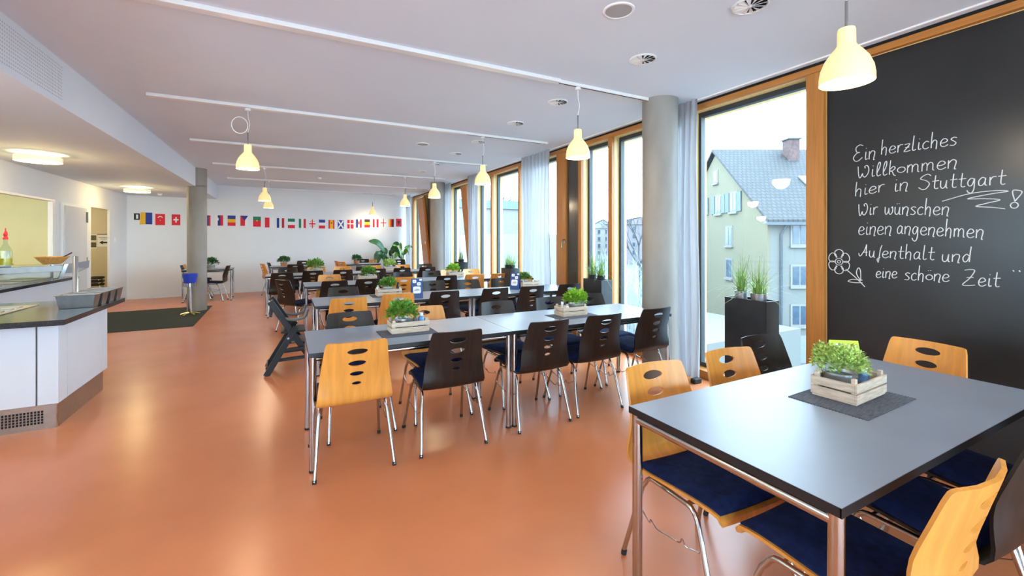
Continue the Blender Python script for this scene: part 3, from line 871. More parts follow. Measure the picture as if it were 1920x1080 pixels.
# ------------------------------------------------------------------ crates, mats, plants, table cards
def leaf_quad(mb, c, d, up, L, W, bend=.25, mi=0):
    d = d.normalized()
    side = d.cross(up)
    if side.length < 1e-4: side = d.cross(Vector((1, 0, 0)))
    side.normalize()
    n = side.cross(d)
    p0 = c; p1 = c + d * L * .5 + n * L * bend * .4; p2 = c + d * L - n * L * bend * .3
    i = len(mb.v)
    mb.v += [tuple(p0), tuple(p1 + side * W / 2), tuple(p2), tuple(p1 - side * W / 2)]
    mb.f += [(i, i + 1, i + 2), (i, i + 2, i + 3)]; mb.m += [mi, mi]
def bush(rx, rz, zc, n, L, W, seed):
    rnd = random.Random(seed)
    mb = MB(); mb.open = True
    for _ in range(n):
        th = rnd.uniform(0, 2 * PI); ph = math.acos(rnd.uniform(-.38, 1))
        d = Vector((math.sin(ph) * math.cos(th), math.sin(ph) * math.sin(th), math.cos(ph)))
        rr = rnd.uniform(.35, 1.0) ** .6
        lump = 1 + .22 * math.sin(3 * th + seed) * math.sin(ph * 2.3)
        c = Vector((d.x * rx * rr * lump, d.y * rx * rr * lump, zc + d.z * rz * rr * lump))
        dd = d + Vector((rnd.uniform(-.9, .9), rnd.uniform(-.9, .9), rnd.uniform(-.1, 1.0)))
        leaf_quad(mb, c, dd, Vector((rnd.uniform(-.4, .4), rnd.uniform(-.4, .4), 1)), L * rnd.uniform(.7, 1.25), W * rnd.uniform(.7, 1.2))
    for k in range(10):
        a = rnd.uniform(0, 2 * PI); r_ = rnd.uniform(.3, .75)
        mb.tube([(0, 0, zc - rz * .7), (rx * r_ * .5 * math.cos(a), rx * r_ * .5 * math.sin(a), zc), (rx * r_ * math.cos(a), rx * r_ * math.sin(a), zc + rz * .5)], .0022, 4)
    return mb
def potted(x, y, z, label, kind='leaf', size=1.0, seed=1, n=330, pot='zinc', leafL=.032, group='potted plants on the tables'):
    t = thing('potted_plant', label, 'plant', (x, y, z), seed * .7, group)
    r = .062 * size
    MB().lathe([(0, 0), (r * .85, 0), (r, .085), (r * 1.06, .086), (r * 1.06, .094), (r * .94, .094), (r * .9, .08), (0, .078)], 20).build('plant_pot', M[pot], t, smooth=True)
    bush(.100 * size, .072 * size, .118 + .02 * size, int(n * 1.7), leafL, leafL * .78, seed).build('foliage', M[kind], t)
    return t
def crate(x, y, label, L=.31, D=.165, hh=.085, rot=0):
    t = thing('wooden_crate', label, 'crate', (x, y, .7535), R(rot), 'plant crates on the tables')
    th = .009
    for k in range(2):
        z0 = .008 + k * (hh / 2 + .001); z1 = z0 + hh / 2 - .006
        mb = MB()
        for sy in (-1, 1): mb.box(-L / 2, L / 2, sy * D / 2 - th / 2, sy * D / 2 + th / 2, z0, z1)
        for sx in (-1, 1): mb.box(sx * (L / 2 - th / 2) - th / 2, sx * (L / 2 - th / 2) + th / 2, -D / 2 + th / 2, D / 2 - th / 2, z0, z1)
        mb.build('slat_ring', M['crate'], t, bevel=.0015)
    for sx in (-1, 1):
        for sy in (-1, 1):
            MB().box(sx * (L / 2 - .02) - .011, sx * (L / 2 - .02) + .011, sy * (D / 2 - .014) - .008, sy * (D / 2 - .014) + .008, .006, hh + .022).build('corner_post', M['crate'], t, bevel=.0015)
    MB().box(-L / 2 + .004, L / 2 - .004, -D / 2, D / 2, 0, .008).build('crate_base', M['crate'], t)
    return t
def runner(x, y, label, L=.45, D=.30, rot=0):
    mb = MB()
    n = 14
    i0 = len(mb.v)
    mb.box(-L / 2, L / 2, -D / 2, D / 2, .0006, .0030)
    for k in range(26):
        yy = -D / 2 + D * (k + .5) / 26
        for sx in (-1, 1): mb.box(min(sx * L / 2, sx * (L / 2 + .007)), max(sx * L / 2, sx * (L / 2 + .007)), yy - .002, yy + .002, .0008, .0024)
    o = mb.build('table_mat', M['runner'], loc=(x, y, .75), rotz=R(rot))
    return tag(o, label, 'table mat', 'woven mats under the crates')
runner(2.245, 1.005, 'grey woven mat on the near table under the plant crate', .46, .30, 2)
crate(2.285, 1.035, 'wooden crate holding a pale bushy plant on the near table', .30, .17, .085, 3)
potted(2.245, 1.055, .763, 'pale variegated bushy plant on the near table, in the crate', 'leaf_pale', 1.0, 3, 1050, 'zinc', .018)
runner(.825, 3.30, 'grey woven mat on the left front-row table', .40, .27, 0)
crate(.845, 3.335, 'wooden crate on the left front-row table, holding plant and jar', .29, .15, .08, 0)
potted(.80, 3.34, .7625, 'deep green bushy plant in the crate on the left front-row table', 'leaf', 1.02, 5, 420, 'zinc', .034)
runner(2.37, 3.30, 'grey woven mat on the right front-row table', .44, .27, 0)
crate(2.375, 3.335, 'wooden crate on the right front-row table with lime plant and shakers', .27, .15, .08, 0)
potted(2.43, 3.34, .7625, 'lime green bushy plant in the crate on the right front-row table', 'leaf_lime', 1.02, 7, 420, 'zinc', .034)
runner(1.16, 5.58, 'grey woven mat on the left second-row table', .42, .28, 0)
crate(1.16, 5.58, 'wooden crate with plant and dark bottle on the left second-row table', .30, .16, .08, 0)
potted(1.15, 5.58, .7625, 'green bushy plant in the crate on the left second-row table', 'leaf', .95, 9, 360, 'zinc', .034)
runner(3.2, 5.58, 'grey woven mat on the right second-row table', .40, .28, 0)
crate(3.2, 5.56, 'wooden crate on the right second-row table behind the blue card', .30, .16, .08, 0)
potted(3.13, 5.57, .7625, 'green bushy plant in the crate on the right second-row table', 'leaf', .85, 11, 300, 'zinc', .034)
crate(1.25, 7.74, 'wooden crate on the left third-row table', .30, .16, .08, 0)
potted(1.27, 7.74, .7625, 'green bushy plant on the left third-row table', 'leaf', 1.1, 13, 300, 'zinc', .04)
crate(2.86, 7.78, 'wooden crate on the right third-row table', .30, .16, .08, 0)
potted(2.82, 7.78, .7625, 'bright green bushy plant on the right third-row table', 'leaf_lime', 1.15, 15, 300, 'zinc', .04)
crate(.55, 9.95, 'wooden crate on the left fourth-row table', .30, .16, .08, 0)
potted(.56, 9.95, .7625, 'loose green plant on the left fourth-row table', 'leaf', 1.6, 17, 240, 'zinc', .05)
crate(2.12, 9.98, 'wooden crate on the right fourth-row table', .30, .16, .08, 0)
potted(2.10, 9.98, .7625, 'pale green plant on the right fourth-row table', 'leaf_pale', 1.25, 19, 240, 'zinc', .045)
potted(-.03, 13.0, .751, 'dark green plant on the middle back table below the flags', 'leaf_dark', 1.35, 21, 220, 'terracotta', .05)
potted(1.86, 13.36, .751, 'dark green plant on the right back table', 'leaf_dark', 1.3, 23, 200, 'terracotta', .05)
potted(-1.60, 12.72, .751, 'dark green plant on the left back table beside the column', 'leaf_dark', 1.4, 25, 220, 'zinc', .05)
# jars and shakers
def jar(x, y, z, h, r, label, body, cap, name='glass_jar'):
    t = thing(name, label, 'jar', (x, y, z))
    MB().lathe([(0, 0), (r, 0), (r, h * .72), (r * .7, h * .8), (r * .7, h * .84), (0, h * .84)], 16).build('jar_body', body, t, smooth=True)
    MB().lathe([(0, h * .84), (r * .74, h * .84), (r * .7, h), (0, h)], 16).build('jar_lid', cap, t, smooth=True)
    return t
labelblue = mat('blue_printed_label', (0.10, 0.25, 0.55), 0.4, noise=0.5, scale=40)
jar(.940, 3.315, .7625, .125, .022, 'small jar with blue label beside plant in the left front-row crate', labelblue, M['white'])
jar(.905, 3.36, .7625, .11, .018, 'grey pepper shaker between plant and blue jar, left front-row crate', M['greyplastic'], M['zinc'], 'pepper_shaker')
jar(2.275, 3.33, .7625, .12, .017, 'small clear glass shaker left of the lime plant, taller one', M['zinc'], M['white'], 'salt_shaker')
jar(2.315, 3.31, .7625, .10, .019, 'short pale glass shaker next to the lime plant', M['white'], M['zinc'], 'salt_shaker')
jar(1.275, 5.56, .7625, .15, .02, 'small dark bottle right of plant in the left second-row crate', mat('dark_bottle', (.03, .008, .02), .2, noise=.1), M['rubber'], 'sauce_bottle')
jar(1.035, 5.60, .7625, .12, .02, 'pale shaker left of plant in the left second-row crate', M['white'], M['zinc'], 'salt_shaker')
jar(2.385, 1.02, .763, .10, .021, 'small blue salt shaker in the near table crate', labelblue, M['white'], 'salt_shaker')
jar(3.27, 5.56, .7625, .12, .018, 'small shaker right of plant in the right second-row crate', M['white'], M['rubber'], 'salt_shaker')
jar(2.97, 7.78, .7625, .12, .02, 'small shaker in the right third-row crate', M['clear'], M['white'], 'salt_shaker')
# folded cards
def text_obj(txt, size, parent, m, loc, rot, name='lettering'):
    cu = bpy.data.curves.new(name, 'FONT'); cu.body = txt; cu.size = size; cu.align_x = 'CENTER'; cu.align_y = 'CENTER'; cu.extrude = .0002
    tmp = bpy.data.objects.new(name, cu); COL.objects.link(tmp)
    dg_ = bpy.context.evaluated_depsgraph_get(); dg_.update()
    me = bpy.data.meshes.new_from_object(tmp.evaluated_get(dg_))
    COL.objects.unlink(tmp); bpy.data.objects.remove(tmp)
    me.materials.clear(); me.materials.append(m)
    o = bpy.data.objects.new(name, me); COL.objects.link(o); o.parent = parent; o.location = loc; o.rotation_euler = rot
    return o
def tent(x, y, w, h, base, mfront, label, rot, name):
    t = thing(name, label, 'table card', (x, y, .7505), R(rot))
    th = .0012
    d = base / 2
    mb = MB(); mb.prism([(-d, 0), (-d + th, 0), (0, h - th), (d - th, 0), (d, 0), (0, h)], -w / 2, w / 2, 0, 'x')
    mb.build('folded_card', mfront, t)
    # tilt frame of the front panel
    f = bpy.data.objects.new('printed_panel', None)
    return t, math.atan2(d, h), d
t, til, d = tent(2.913, 1.347, .155, .115, .075, M['lime'], 'lime green folded card with white oval behind the plant on the near table', -38, 'table_card')
def on_tent(mb, name, m, t, til, d, off):
    # parts drawn in (x, s) on the sloping front panel: s runs up the slope
    nv = []
    for (x, s_, o) in mb.v: nv.append((x, -d + s_ * math.sin(til) - (off + o) * math.cos(til), s_ * math.cos(til) + (off + o) * math.sin(til)))
    mb.v = nv
    return mb.build(name, m, t)
mb = MB(); mb.prism([(.055 * math.cos(2 * PI * k / 24) - .018, .068 + .036 * math.sin(2 * PI * k / 24)) for k in range(24)], 0, .0008)
on_tent(mb, 'white_oval', M['paper'], t, til, d, .0002)
text_obj('Kauf ein Bier', .014, t, M['ink'], (-.018, -d + .084 * math.sin(til) - .0016, .084 * math.cos(til)), (PI / 2 - til, 0, 0), 'card_lettering')
def blue_tent(x, y, rot, label):
    t, til, d = tent(x, y, .135, .235, .10, M['tentblue'], label, rot, 'table_card')
    mb = MB()
    for (cx, cy, a, b) in ((-.03, .205, .024, .021), (.022, .172, .024, .021), (.045, .222, .018, .013), (-.004, .10, .050, .046)):
        mb.prism([(cx + a * max(-.92, min(.92, 1.15 * math.cos(2 * PI * k / 20))), cy + b * max(-.92, min(.92, 1.15 * math.sin(2 * PI * k / 20)))) for k in range(20)], 0, .0008)
    on_tent(mb, 'white_hexagons', M['paper'], t, til, d, .0002)
    mb = MB()
    mb.box(-.04, -.02, .203, .208, 0, .0008); mb.box(.012, .032, .170, .175, 0, .0008); mb.box(-.035, .028, .094, .100, 0, .0008); mb.box(-.018, .02, .106, .111, 0, .0008)
    on_tent(mb, 'printed_lines', FL['navy'], t, til, d, .0012)
    return t
blue_tent(1.42, 5.20, -5, 'dark blue folded card with white hexagons on the left second-row table')
blue_tent(2.90, 5.42, -48, 'dark blue folded card with white hexagons on the right second-row table')

# ------------------------------------------------------------------ planters with grass along the windows
def grass_pot(x, y, z, label, seed, r=.055, h=.09, pot='zinc', n=95, L=.33):
    rnd = random.Random(seed)
    t = thing('potted_grass', label, 'plant', (x, y, z), 0, 'grass pots on the planters')
    MB().lathe([(0, 0), (r * .85, 0), (r, h), (r * .93, h), (r * .85, h - .015), (0, h - .016)], 18).build('plant_pot', M[pot], t, smooth=True)
    mb = MB(); mb.open = True
    for _ in range(n):
        a = rnd.uniform(0, 2 * PI); lean = abs(rnd.gauss(.28, .42)); ln = L * rnd.uniform(.55, 1.25)
        p = Vector((rnd.uniform(-.6, .6) * r, rnd.uniform(-.6, .6) * r, h - .02))
        d = Vector((math.cos(a) * lean, math.sin(a) * lean, 1)).normalized()
        sd = Vector((-math.sin(a), math.cos(a), 0)) * rnd.uniform(.0022, .0042)
        i = len(mb.v); K = 5
        for k in range(K + 1):
            f = k / K
            q = p + d * ln * f + Vector((math.cos(a), math.sin(a), -1.0)) * (lean * ln * .75 * f * f)
            w = sd * (1 - .85 * f)
            mb.v += [tuple(q - w), tuple(q + w)]
        for k in range(K):
            b = i + 2 * k
            mb.f.append((b, b + 1, b + 3, b + 2)); mb.m.append(0)
    mb.build('grass_blades', M['grass'], t)
    return t
def planter(x0, x1, y0, y1, label):
    t = thing('planter_box', label, 'planter', ((x0 + x1) / 2, (y0 + y1) / 2, 0), 0, 'tall planters along the windows')
    w = (x1 - x0) / 2; l = (y1 - y0) / 2; h = .935
    mb = MB(); k = .012
    mb.box(-w, w, -l, -l + k, 0, h); mb.box(-w, w, l - k, l, 0, h); mb.box(-w, -w + k, -l + k, l - k, 0, h); mb.box(w - k, w, -l + k, l - k, 0, h)
    mb.build('planter_walls', M['planter'], t, bevel=.002)
    MB().box(-w + k, w - k, -l + k, l - k, h - .06, h - .03).build('planter_shelf', M['planter'], t)
    return t
planter(3.58, 3.76, 2.22, 2.61, 'tall black planter box before the large window, nearest one')
grass_pot(3.66, 2.50, .905, 'left of two zinc grass pots on the nearest planter', 1)
grass_pot(3.665, 2.34, .905, 'right of two zinc grass pots on the nearest planter', 2, .068, .085)
planter(3.58, 3.76, 4.36, 4.74, 'tall black planter box between the wooden window posts, second nearest')
grass_pot(3.66, 4.64, .905, 'left of two black grass pots on the second nearest planter', 3, .055, .085, 'planter')
grass_pot(3.665, 4.47, .905, 'right of two black grass pots on the second nearest planter', 4, .055, .085, 'planter')
planter(3.58, 3.76, 6.86, 7.26, 'tall black planter box behind the second table row')
grass_pot(3.66, 7.14, .905, 'left bushy grass pot on the third planter', 5, .06, .09, 'planter', 80, .24)
grass_pot(3.665, 6.98, .905, 'right bushy grass pot on the third planter', 6, .06, .09, 'planter', 80, .24)
planter(3.56, 3.74, 9.32, 9.72, 'tall black planter box beside the tilted wooden flap, farthest')
grass_pot(3.65, 9.52, .905, 'single upright grass pot on the farthest planter', 7, .07, .09, 'planter', 90, .34)
# floor socket near the first window
tag(MB().box(-.05, .05, -.03, .03, 0, .05).build('floor_socket', M['rubber'], bevel=.008, loc=(3.70, 3.02, 0)), 'small black floor socket at the foot of the near curtain', 'socket')

# corner plants
def big_leaf(mb, base, mid, tip, W):
    P = smooth_path([base, mid, tip], 6)
    n = len(P); i = len(mb.v)
    for k, p in enumerate(P):
        f = k / (n - 1)
        w = W * math.sin(PI * min(1, f * .92 + .06)) ** .7
        t = (P[min(n - 1, k + 1)] - P[max(0, k - 1)]).normalized()
        s_ = t.cross(Vector((0, 0, 1)))
        if s_.length < 1e-3: s_ = Vector((1, 0, 0))
        s_.normalize()
        up = s_.cross(t)
        s_ = s_ * .55 + up * .835; up = s_.cross(t)
        mb.v += [tuple(p - s_ * w + up * w * .25), tuple(p), tuple(p + s_ * w + up * w * .25)]
    for k in range(n - 1):
        b = i + 3 * k
        mb.f += [(b, b + 1, b + 4, b + 3), (b + 1, b + 2, b + 5, b + 4)]; mb.m += [0, 0]
def corner_plant(x, y, label, leaves, pot_r, pot_h, m, potm):
    t = thing('corner_plant', label, 'plant', (x, y, 0), 0, 'large plants in the far corner')
    MB().lathe([(0, 0), (pot_r * .8, 0), (pot_r, pot_h), (pot_r * .92, pot_h), (pot_r * .88, pot_h - .03), (0, pot_h - .03)], 24).build('plant_pot', potm, t, smooth=True)
    st = MB(); lf = MB(); lf.open = True
    for (a, r0, z0, r1, z1, r2, z2, W) in leaves:
        ca, sa = math.cos(R(a)), math.sin(R(a))
        st.tube(smooth_path([(0, 0, pot_h - .04), (ca * r0 * .6, sa * r0 * .6, z0 * .75), (ca * r0, sa * r0, z0)], 5), .012, 6)
        big_leaf(lf, Vector((ca * r0, sa * r0, z0)), Vector((ca * r1, sa * r1, z1)), Vector((ca * r2, sa * r2, z2)), W)
    st.build('stems', M['leaf'], t, smooth=True)
    lf.build('leaves', m, t, smooth=True, angle=60)
    return t
corner_plant(2.95, 14.22, 'big leafy plant with one broad leaf reaching left across the back wall',
             [(185, .12, 1.05, .35, 1.34, .62, 1.40, .12), (200, .16, .80, .34, .98, .44, .62, .13), (150, .05, 1.0, .15, 1.1, .3, .9, .10), (330, .1, 1.0, .22, 1.15, .38, .85, .11),
              (280, .08, .95, .25, 1.0, .35, .62, .11), (20, .1, 1.05, .25, 1.3, .42, 1.28, .09), (240, .12, .85, .28, .92, .38, .55, .11)], .17, .42, M['leaf_dark'], M['planter'])
corner_plant(3.38, 14.15, 'palm-like green plant in the far corner beside the last curtain',
             [(100, .04, 1.0, .10, 1.25, .16, 1.36, .05), (170, .06, .95, .2, 1.22, .3, 1.3, .05), (0, .06, 1.0, .2, 1.22, .34, 1.2, .06), (250, .06, .95, .22, 1.12, .36, 1.02, .06),
              (300, .06, .95, .2, 1.1, .32, .95, .07), (210, .05, .9, .2, 1.0, .34, .85, .07), (40, .05, 1.0, .16, 1.2, .28, 1.15, .05)], .16, .45, M['leaf'], M['basket'])

# ------------------------------------------------------------------ lights on the ceiling
def make_pendant():
    t = thing('pendant_lamp', '', 'lamp', group='opal pendant lamps')
    # origin on the ceiling
    zb = 2.225 - H_CEIL
    prof = [(.112, 0), (.112, .030), (.106, .070), (.090, .112), (.066, .148), (.046, .172), (.038, .186), (.037, .255), (.034, .265), (.030, .265), (.030, .190), (.058, .147), (.082, .110), (.099, .070), (.105, .030), (.106, .004)]
    MB().lathe([(r, z + zb) for r, z in prof], 36, closed=True).build('lamp_shade', M['shade'], t, smooth=True)
    MB().lathe([(0, .045), (.03, .055), (.042, .085), (.034, .12), (.018, .15), (0, .16)], 16, (0, 0, zb)).build('bulb', M['bulb'], t, smooth=True)
    MB().tube([(0, 0, zb + .20), (0, 0, zb + .40)], .007, 8).build('lamp_rod', M['greywire'], t, smooth=True)
    p = [(0, 0, zb + .40), (.012, .0, zb + .45), (.018, .0, zb + .50), (.004, 0, zb + .56), (0, 0, -.05), (0, 0, 0)]
    MB().tube(smooth_path(p, 6), .0035, 6).build('lamp_cord', M['white'], t, smooth=True)
    MB().lathe([(0, -.06), (.028, -.06), (.028, -.035), (0, -.034)], 12).build('track_adapter', M['white'], t, smooth=True)
    return t
def lamp_light(t, z, energy, col=(1.0, .80, .55), size=.10):
    l = bpy.data.lights.new('lamp_glow', 'POINT'); l.energy = energy; l.color = col; l.shadow_soft_size = size
    o = bpy.data.objects.new('lamp_glow', l); COL.objects.link(o); o.parent = t; o.location = (0, 0, z)
pend = make_pendant(); used = False
X_P = 2.43
lamps = [(X_P, 1.11, 'nearest pendant lamp, large white bell shade before the blackboard'),
         (X_P, 3.30, 'white bell pendant lamp hanging left of the near concrete column'),
         (X_P, 5.50, 'white bell pendant lamp, third along the window side'),
         (X_P, 7.70, 'white bell pendant lamp, fourth along the window side'),
         (X_P, 9.90, 'white bell pendant lamp in front of the far column, fifth along the window side'),
         (X_P, 14.05, 'farthest white bell pendant lamp, close to the back wall'),
         (-.36, 5.50, 'white bell pendant lamp with looped cord, nearest of the left line'),
         (-.36, 9.90, 'white bell pendant lamp, second of the left line'),
         (-.36, 12.1, 'white bell pendant lamp, lowest and farthest of the left line'),
         (X_P, -1.1, 'added white bell pendant lamp behind the viewer on the window side'),  # this lamp and the next two are unseen, added for extra light
         (-.36, 1.1, 'added unseen bell pendant lamp near the viewer on the left line'),
         (-.36, -1.1, 'added white bell pendant lamp behind the viewer on the left line')]
E_L = 9.0
for (x, y, lb) in lamps:
    t = pend if not used else copy_tree(pend)
    used = True
    t.location = (x, y, H_CEIL); t['label'] = lb
for o in [o for o in S.objects if o.get('category') == 'lamp' and o.name.startswith('pendant_lamp')]:
    lamp_light(o, 2.205 - H_CEIL, E_L)
    if abs(o.location.x + .36) < .01 and abs(o.location.y - 5.5) < .01:
        zb = 2.225 - H_CEIL
        p = [(.075 * math.cos(R(a)) - .075, 0, zb + .47 + .09 * math.sin(R(a))) for a in range(0, 361, 24)]
        MB().tube(p, .0045, 6).build('cord_loop', M['white'], o, smooth=True)
# lighting tracks
trk = [(-.9, 3.40, 3.30), (-1.22, 3.49, 5.50), (-1.22, 3.49, 7.70), (-1.22, 3.4, 9.90), (-1.2, 3.3, 12.1), (-.6, 3.2, 14.05), (-1.0, 3.4, 1.11)]
nm = ['second', 'third', 'fourth', 'fifth', 'sixth', 'seventh', 'nearest']
for (a, b, y), n_ in zip(trk, nm):
    t = thing('lighting_track', 'white ceiling lighting track, %s from the front, running across the room' % n_, 'lighting track', ((a + b) / 2, y, H_CEIL), 0, 'ceiling lighting tracks')
    L = (b - a) / 2
    MB().box(-L, L * .45, -.035, .035, -.032, 0).build('track_cover', M['white'], t, bevel=.003)
    MB().box(L * .45, L, -.018, .018, -.030, 0).build('track_rail', M['white'], t, bevel=.003)
    MB().box(L * .45, L * .98, -.006, .006, -.0315, -.0299).build('track_slot', M['hole'], t)
# round air diffusers
def vent(x, y, label, r=.105):
    t = thing('air_diffuser', label, 'vent', (x, y, H_CEIL), 0, 'round ceiling air diffusers')
    MB().lathe([(r, 0), (r * 1.02, -.006), (r * .93, -.012), (r * .90, -.006), (r * .9, 0)], 32).build('diffuser_ring', M['white'], t, smooth=True)
    MB().lathe([(0, -.001), (r * .9, -.001), (r * .9, -.0035), (0, -.0035)], 32).build('diffuser_throat', M['hole'], t)
    n = 12
    for k in range(n):
        a = 2 * PI * k / n
        c, s_ = math.cos(a), math.sin(a)
        mb = MB()
        q = []
        for (u, w, z) in ((.15, -.03, -.013), (.9, -.15, -.013), (.9, .15, -.004), (.15, .03, -.004)):
            q.append((r * (u * c - w * s_), r * (u * s_ + w * c), z))
        mb.face(q); mb.face([(p[0], p[1], p[2] - .0015) for p in reversed(q)])
        mb.build('vane', M['white'], t)
    MB().lathe([(0, -.004), (r * .14, -.004), (r * .12, -.015), (0, -.016)], 12).build('diffuser_hub', M['white'], t, smooth=True)
for k, (y, n_) in enumerate(((1.69, 'nearest to the viewer'), (2.60, 'second nearest'), (3.83, 'third nearest'), (4.78, 'fourth nearest'), (5.95, 'fifth nearest'), (6.93, 'sixth nearest'), (8.11, 'seventh nearest'), (9.07, 'farthest'))):
    vent(2.56, y, 'round ceiling air diffuser of the window-side line, %s' % n_)
def speaker(x, y, label):
    t = thing('ceiling_speaker', label, 'speaker', (x, y, H_CEIL), 0, 'round ceiling speakers')
    MB().lathe([(.10, 0), (.098, -.008), (.088, -.010), (.082, -.004), (.082, 0)], 32).build('speaker_ring', M['white'], t, smooth=True)
    MB().lathe([(0, -.001), (.083, -.001), (.083, -.006), (0, -.007)], 32).build('speaker_grille', mat('grey_speaker_cloth', (.40, .40, .41), .8, noise=.1, scale=200), t)
speaker(1.88, 2.12, 'round grey ceiling speaker at the top of the picture, nearest one')
speaker(1.86, 6.48, 'small round ceiling speaker above the second table row')
def smoke(x, y, z, label):
    t = thing('smoke_detector', label, 'smoke detector', (x, y, z), 0, 'smoke detectors')
    MB().lathe([(0, 0), (.05, 0), (.05, -.018), (0, -.018)], 20).build('detector_base', M['white'], t, smooth=True)
    MB().lathe([(0, -.018), (.038, -.018), (.03, -.042), (0, -.045)], 20).build('detector_head', M['white'], t, smooth=True)
smoke(.72, 11.13, H_CEIL, 'small white smoke detector on the main ceiling left of centre')
smoke(-2.62, 12.9, H_SOF, 'small white smoke detector on the low ceiling by the left back wall')
# drum lights under the low ceiling
def drum(x, y, label, e=15, r=.215, col=(1.0, .76, .36), z=H_SOF):
    t = thing('drum_ceiling_light', label, 'lamp', (x, y, z), 0, 'drum lights under the low ceiling')
    MB().lathe([(r, -.045), (r, -.105), (r - .004, -.105), (r - .004, -.045)], 40, closed=True).build('drum_side', M['drumside'], t, smooth=True)
    MB().lathe([(0, -.100), (r - .004, -.100), (r - .004, -.106), (0, -.112)], 40).build('drum_diffuser', M['drumglow'], t, smooth=True)
    MB().lathe([(0, -.044), (r - .01, -.044), (r - .01, -.047), (0, -.047)], 40).build('drum_top_glow', M['drumglow'], t)
    MB().lathe([(0, 0), (.09, 0), (.09, -.046), (0, -.046)], 20).build('drum_mount', M['white'], t, smooth=True)
    lamp_light(t, -.16, e, col, .12)
drum(-2.74, 7.56, 'round drum light on the low ceiling, near one left of the beam')
drum(-2.70, 11.48, 'round drum light on the low ceiling, far one by the column')
drum(-4.9, 8.2, 'added drum light, unseen inside the kitchen behind the hatch', 70, .215, (1.0, .95, .82), 2.30)  # kitchen and corridor lamps are unseen, added to light those rooms
drum(-4.6, 12.2, 'added drum light, unseen inside the corridor behind the doorway', 14, .215, (1.0, .86, .62), 2.30)
drum(-2.74, 3.6, 'round drum light on the low ceiling beside the viewer')

# ------------------------------------------------------------------ flags on the back wall
WANG = math.atan(WALL_K)
def flag(x, ztop, w, h, patches, label, tilt=0):
    t = thing('wall_flag', label, 'flag', (x, y_back(x) - .003, ztop), WANG, 'small national flags on the back wall')
    t.rotation_euler = (0, R(tilt), WANG)
    base = None
    mats = []; names = []
    def mi(c):
        if c not in names: names.append(c); mats.append(FL[c])
        return names.index(c)
    mb = MB()
    for k, (c, poly) in enumerate(patches):
        if isinstance(poly[0], (int, float)):
            a, b, c0, d = poly
            poly = [(a, c0), (b, c0), (b, d), (a, d)]
        pts = [((p[0] - .5) * w, -(1 - p[1]) * h) for p in poly]
        y0_ = -.003 - .0007 * k
        mb.prism(pts, y0_, -.0005 if k == 0 else y0_ + .0006, mi(c), 'y')
    mb.build('flag_cloth', mats, t)
    return t
def V3(a, b, c): return [(a, (0, 1, 0, 1)), (b, (.333, 1, 0, 1)), (c, (.667, 1, 0, 1))]
def H3(a, b, c): return [(c, (0, 1, 0, 1)), (b, (0, 1, .333, 1)), (a, (0, 1, .667, 1))]
cres = [(.5 + .27 * math.cos(R(a)), .62 + .20 * math.sin(R(a))) for a in range(10, 171, 20)] + [(.5 + .20 * math.cos(R(a)), .60 + .14 * math.sin(R(a))) for a in range(165, 14, -20)]
star = [(.5 + (.07 if k % 2 == 0 else .03) * math.cos(R(90 + 36 * k)), .42 + (.05 if k % 2 == 0 else .02) * math.sin(R(90 + 36 * k))) for k in range(10)]
saltire = lambda s_: [(0, s_), (s_, 0), (1, 1 - s_), (1 - s_, 1)]
eagle = [(.5, .80), (.58, .68), (.78, .74), (.70, .50), (.62, .48), (.58, .25), (.5, .2), (.42, .25), (.38, .48), (.30, .50), (.22, .74), (.42, .68)]
cross = lambda a, b: [('red', (.5 - a, .5 + a, 0, 1)), ('red', (0, 1, .5 - b, .5 + b))]
tiny = lambda cx, cy: [('red', (cx - .09, cx + .09, cy - .02, cy + .02)), ('red', (cx - .03, cx + .03, cy - .07, cy + .07))]
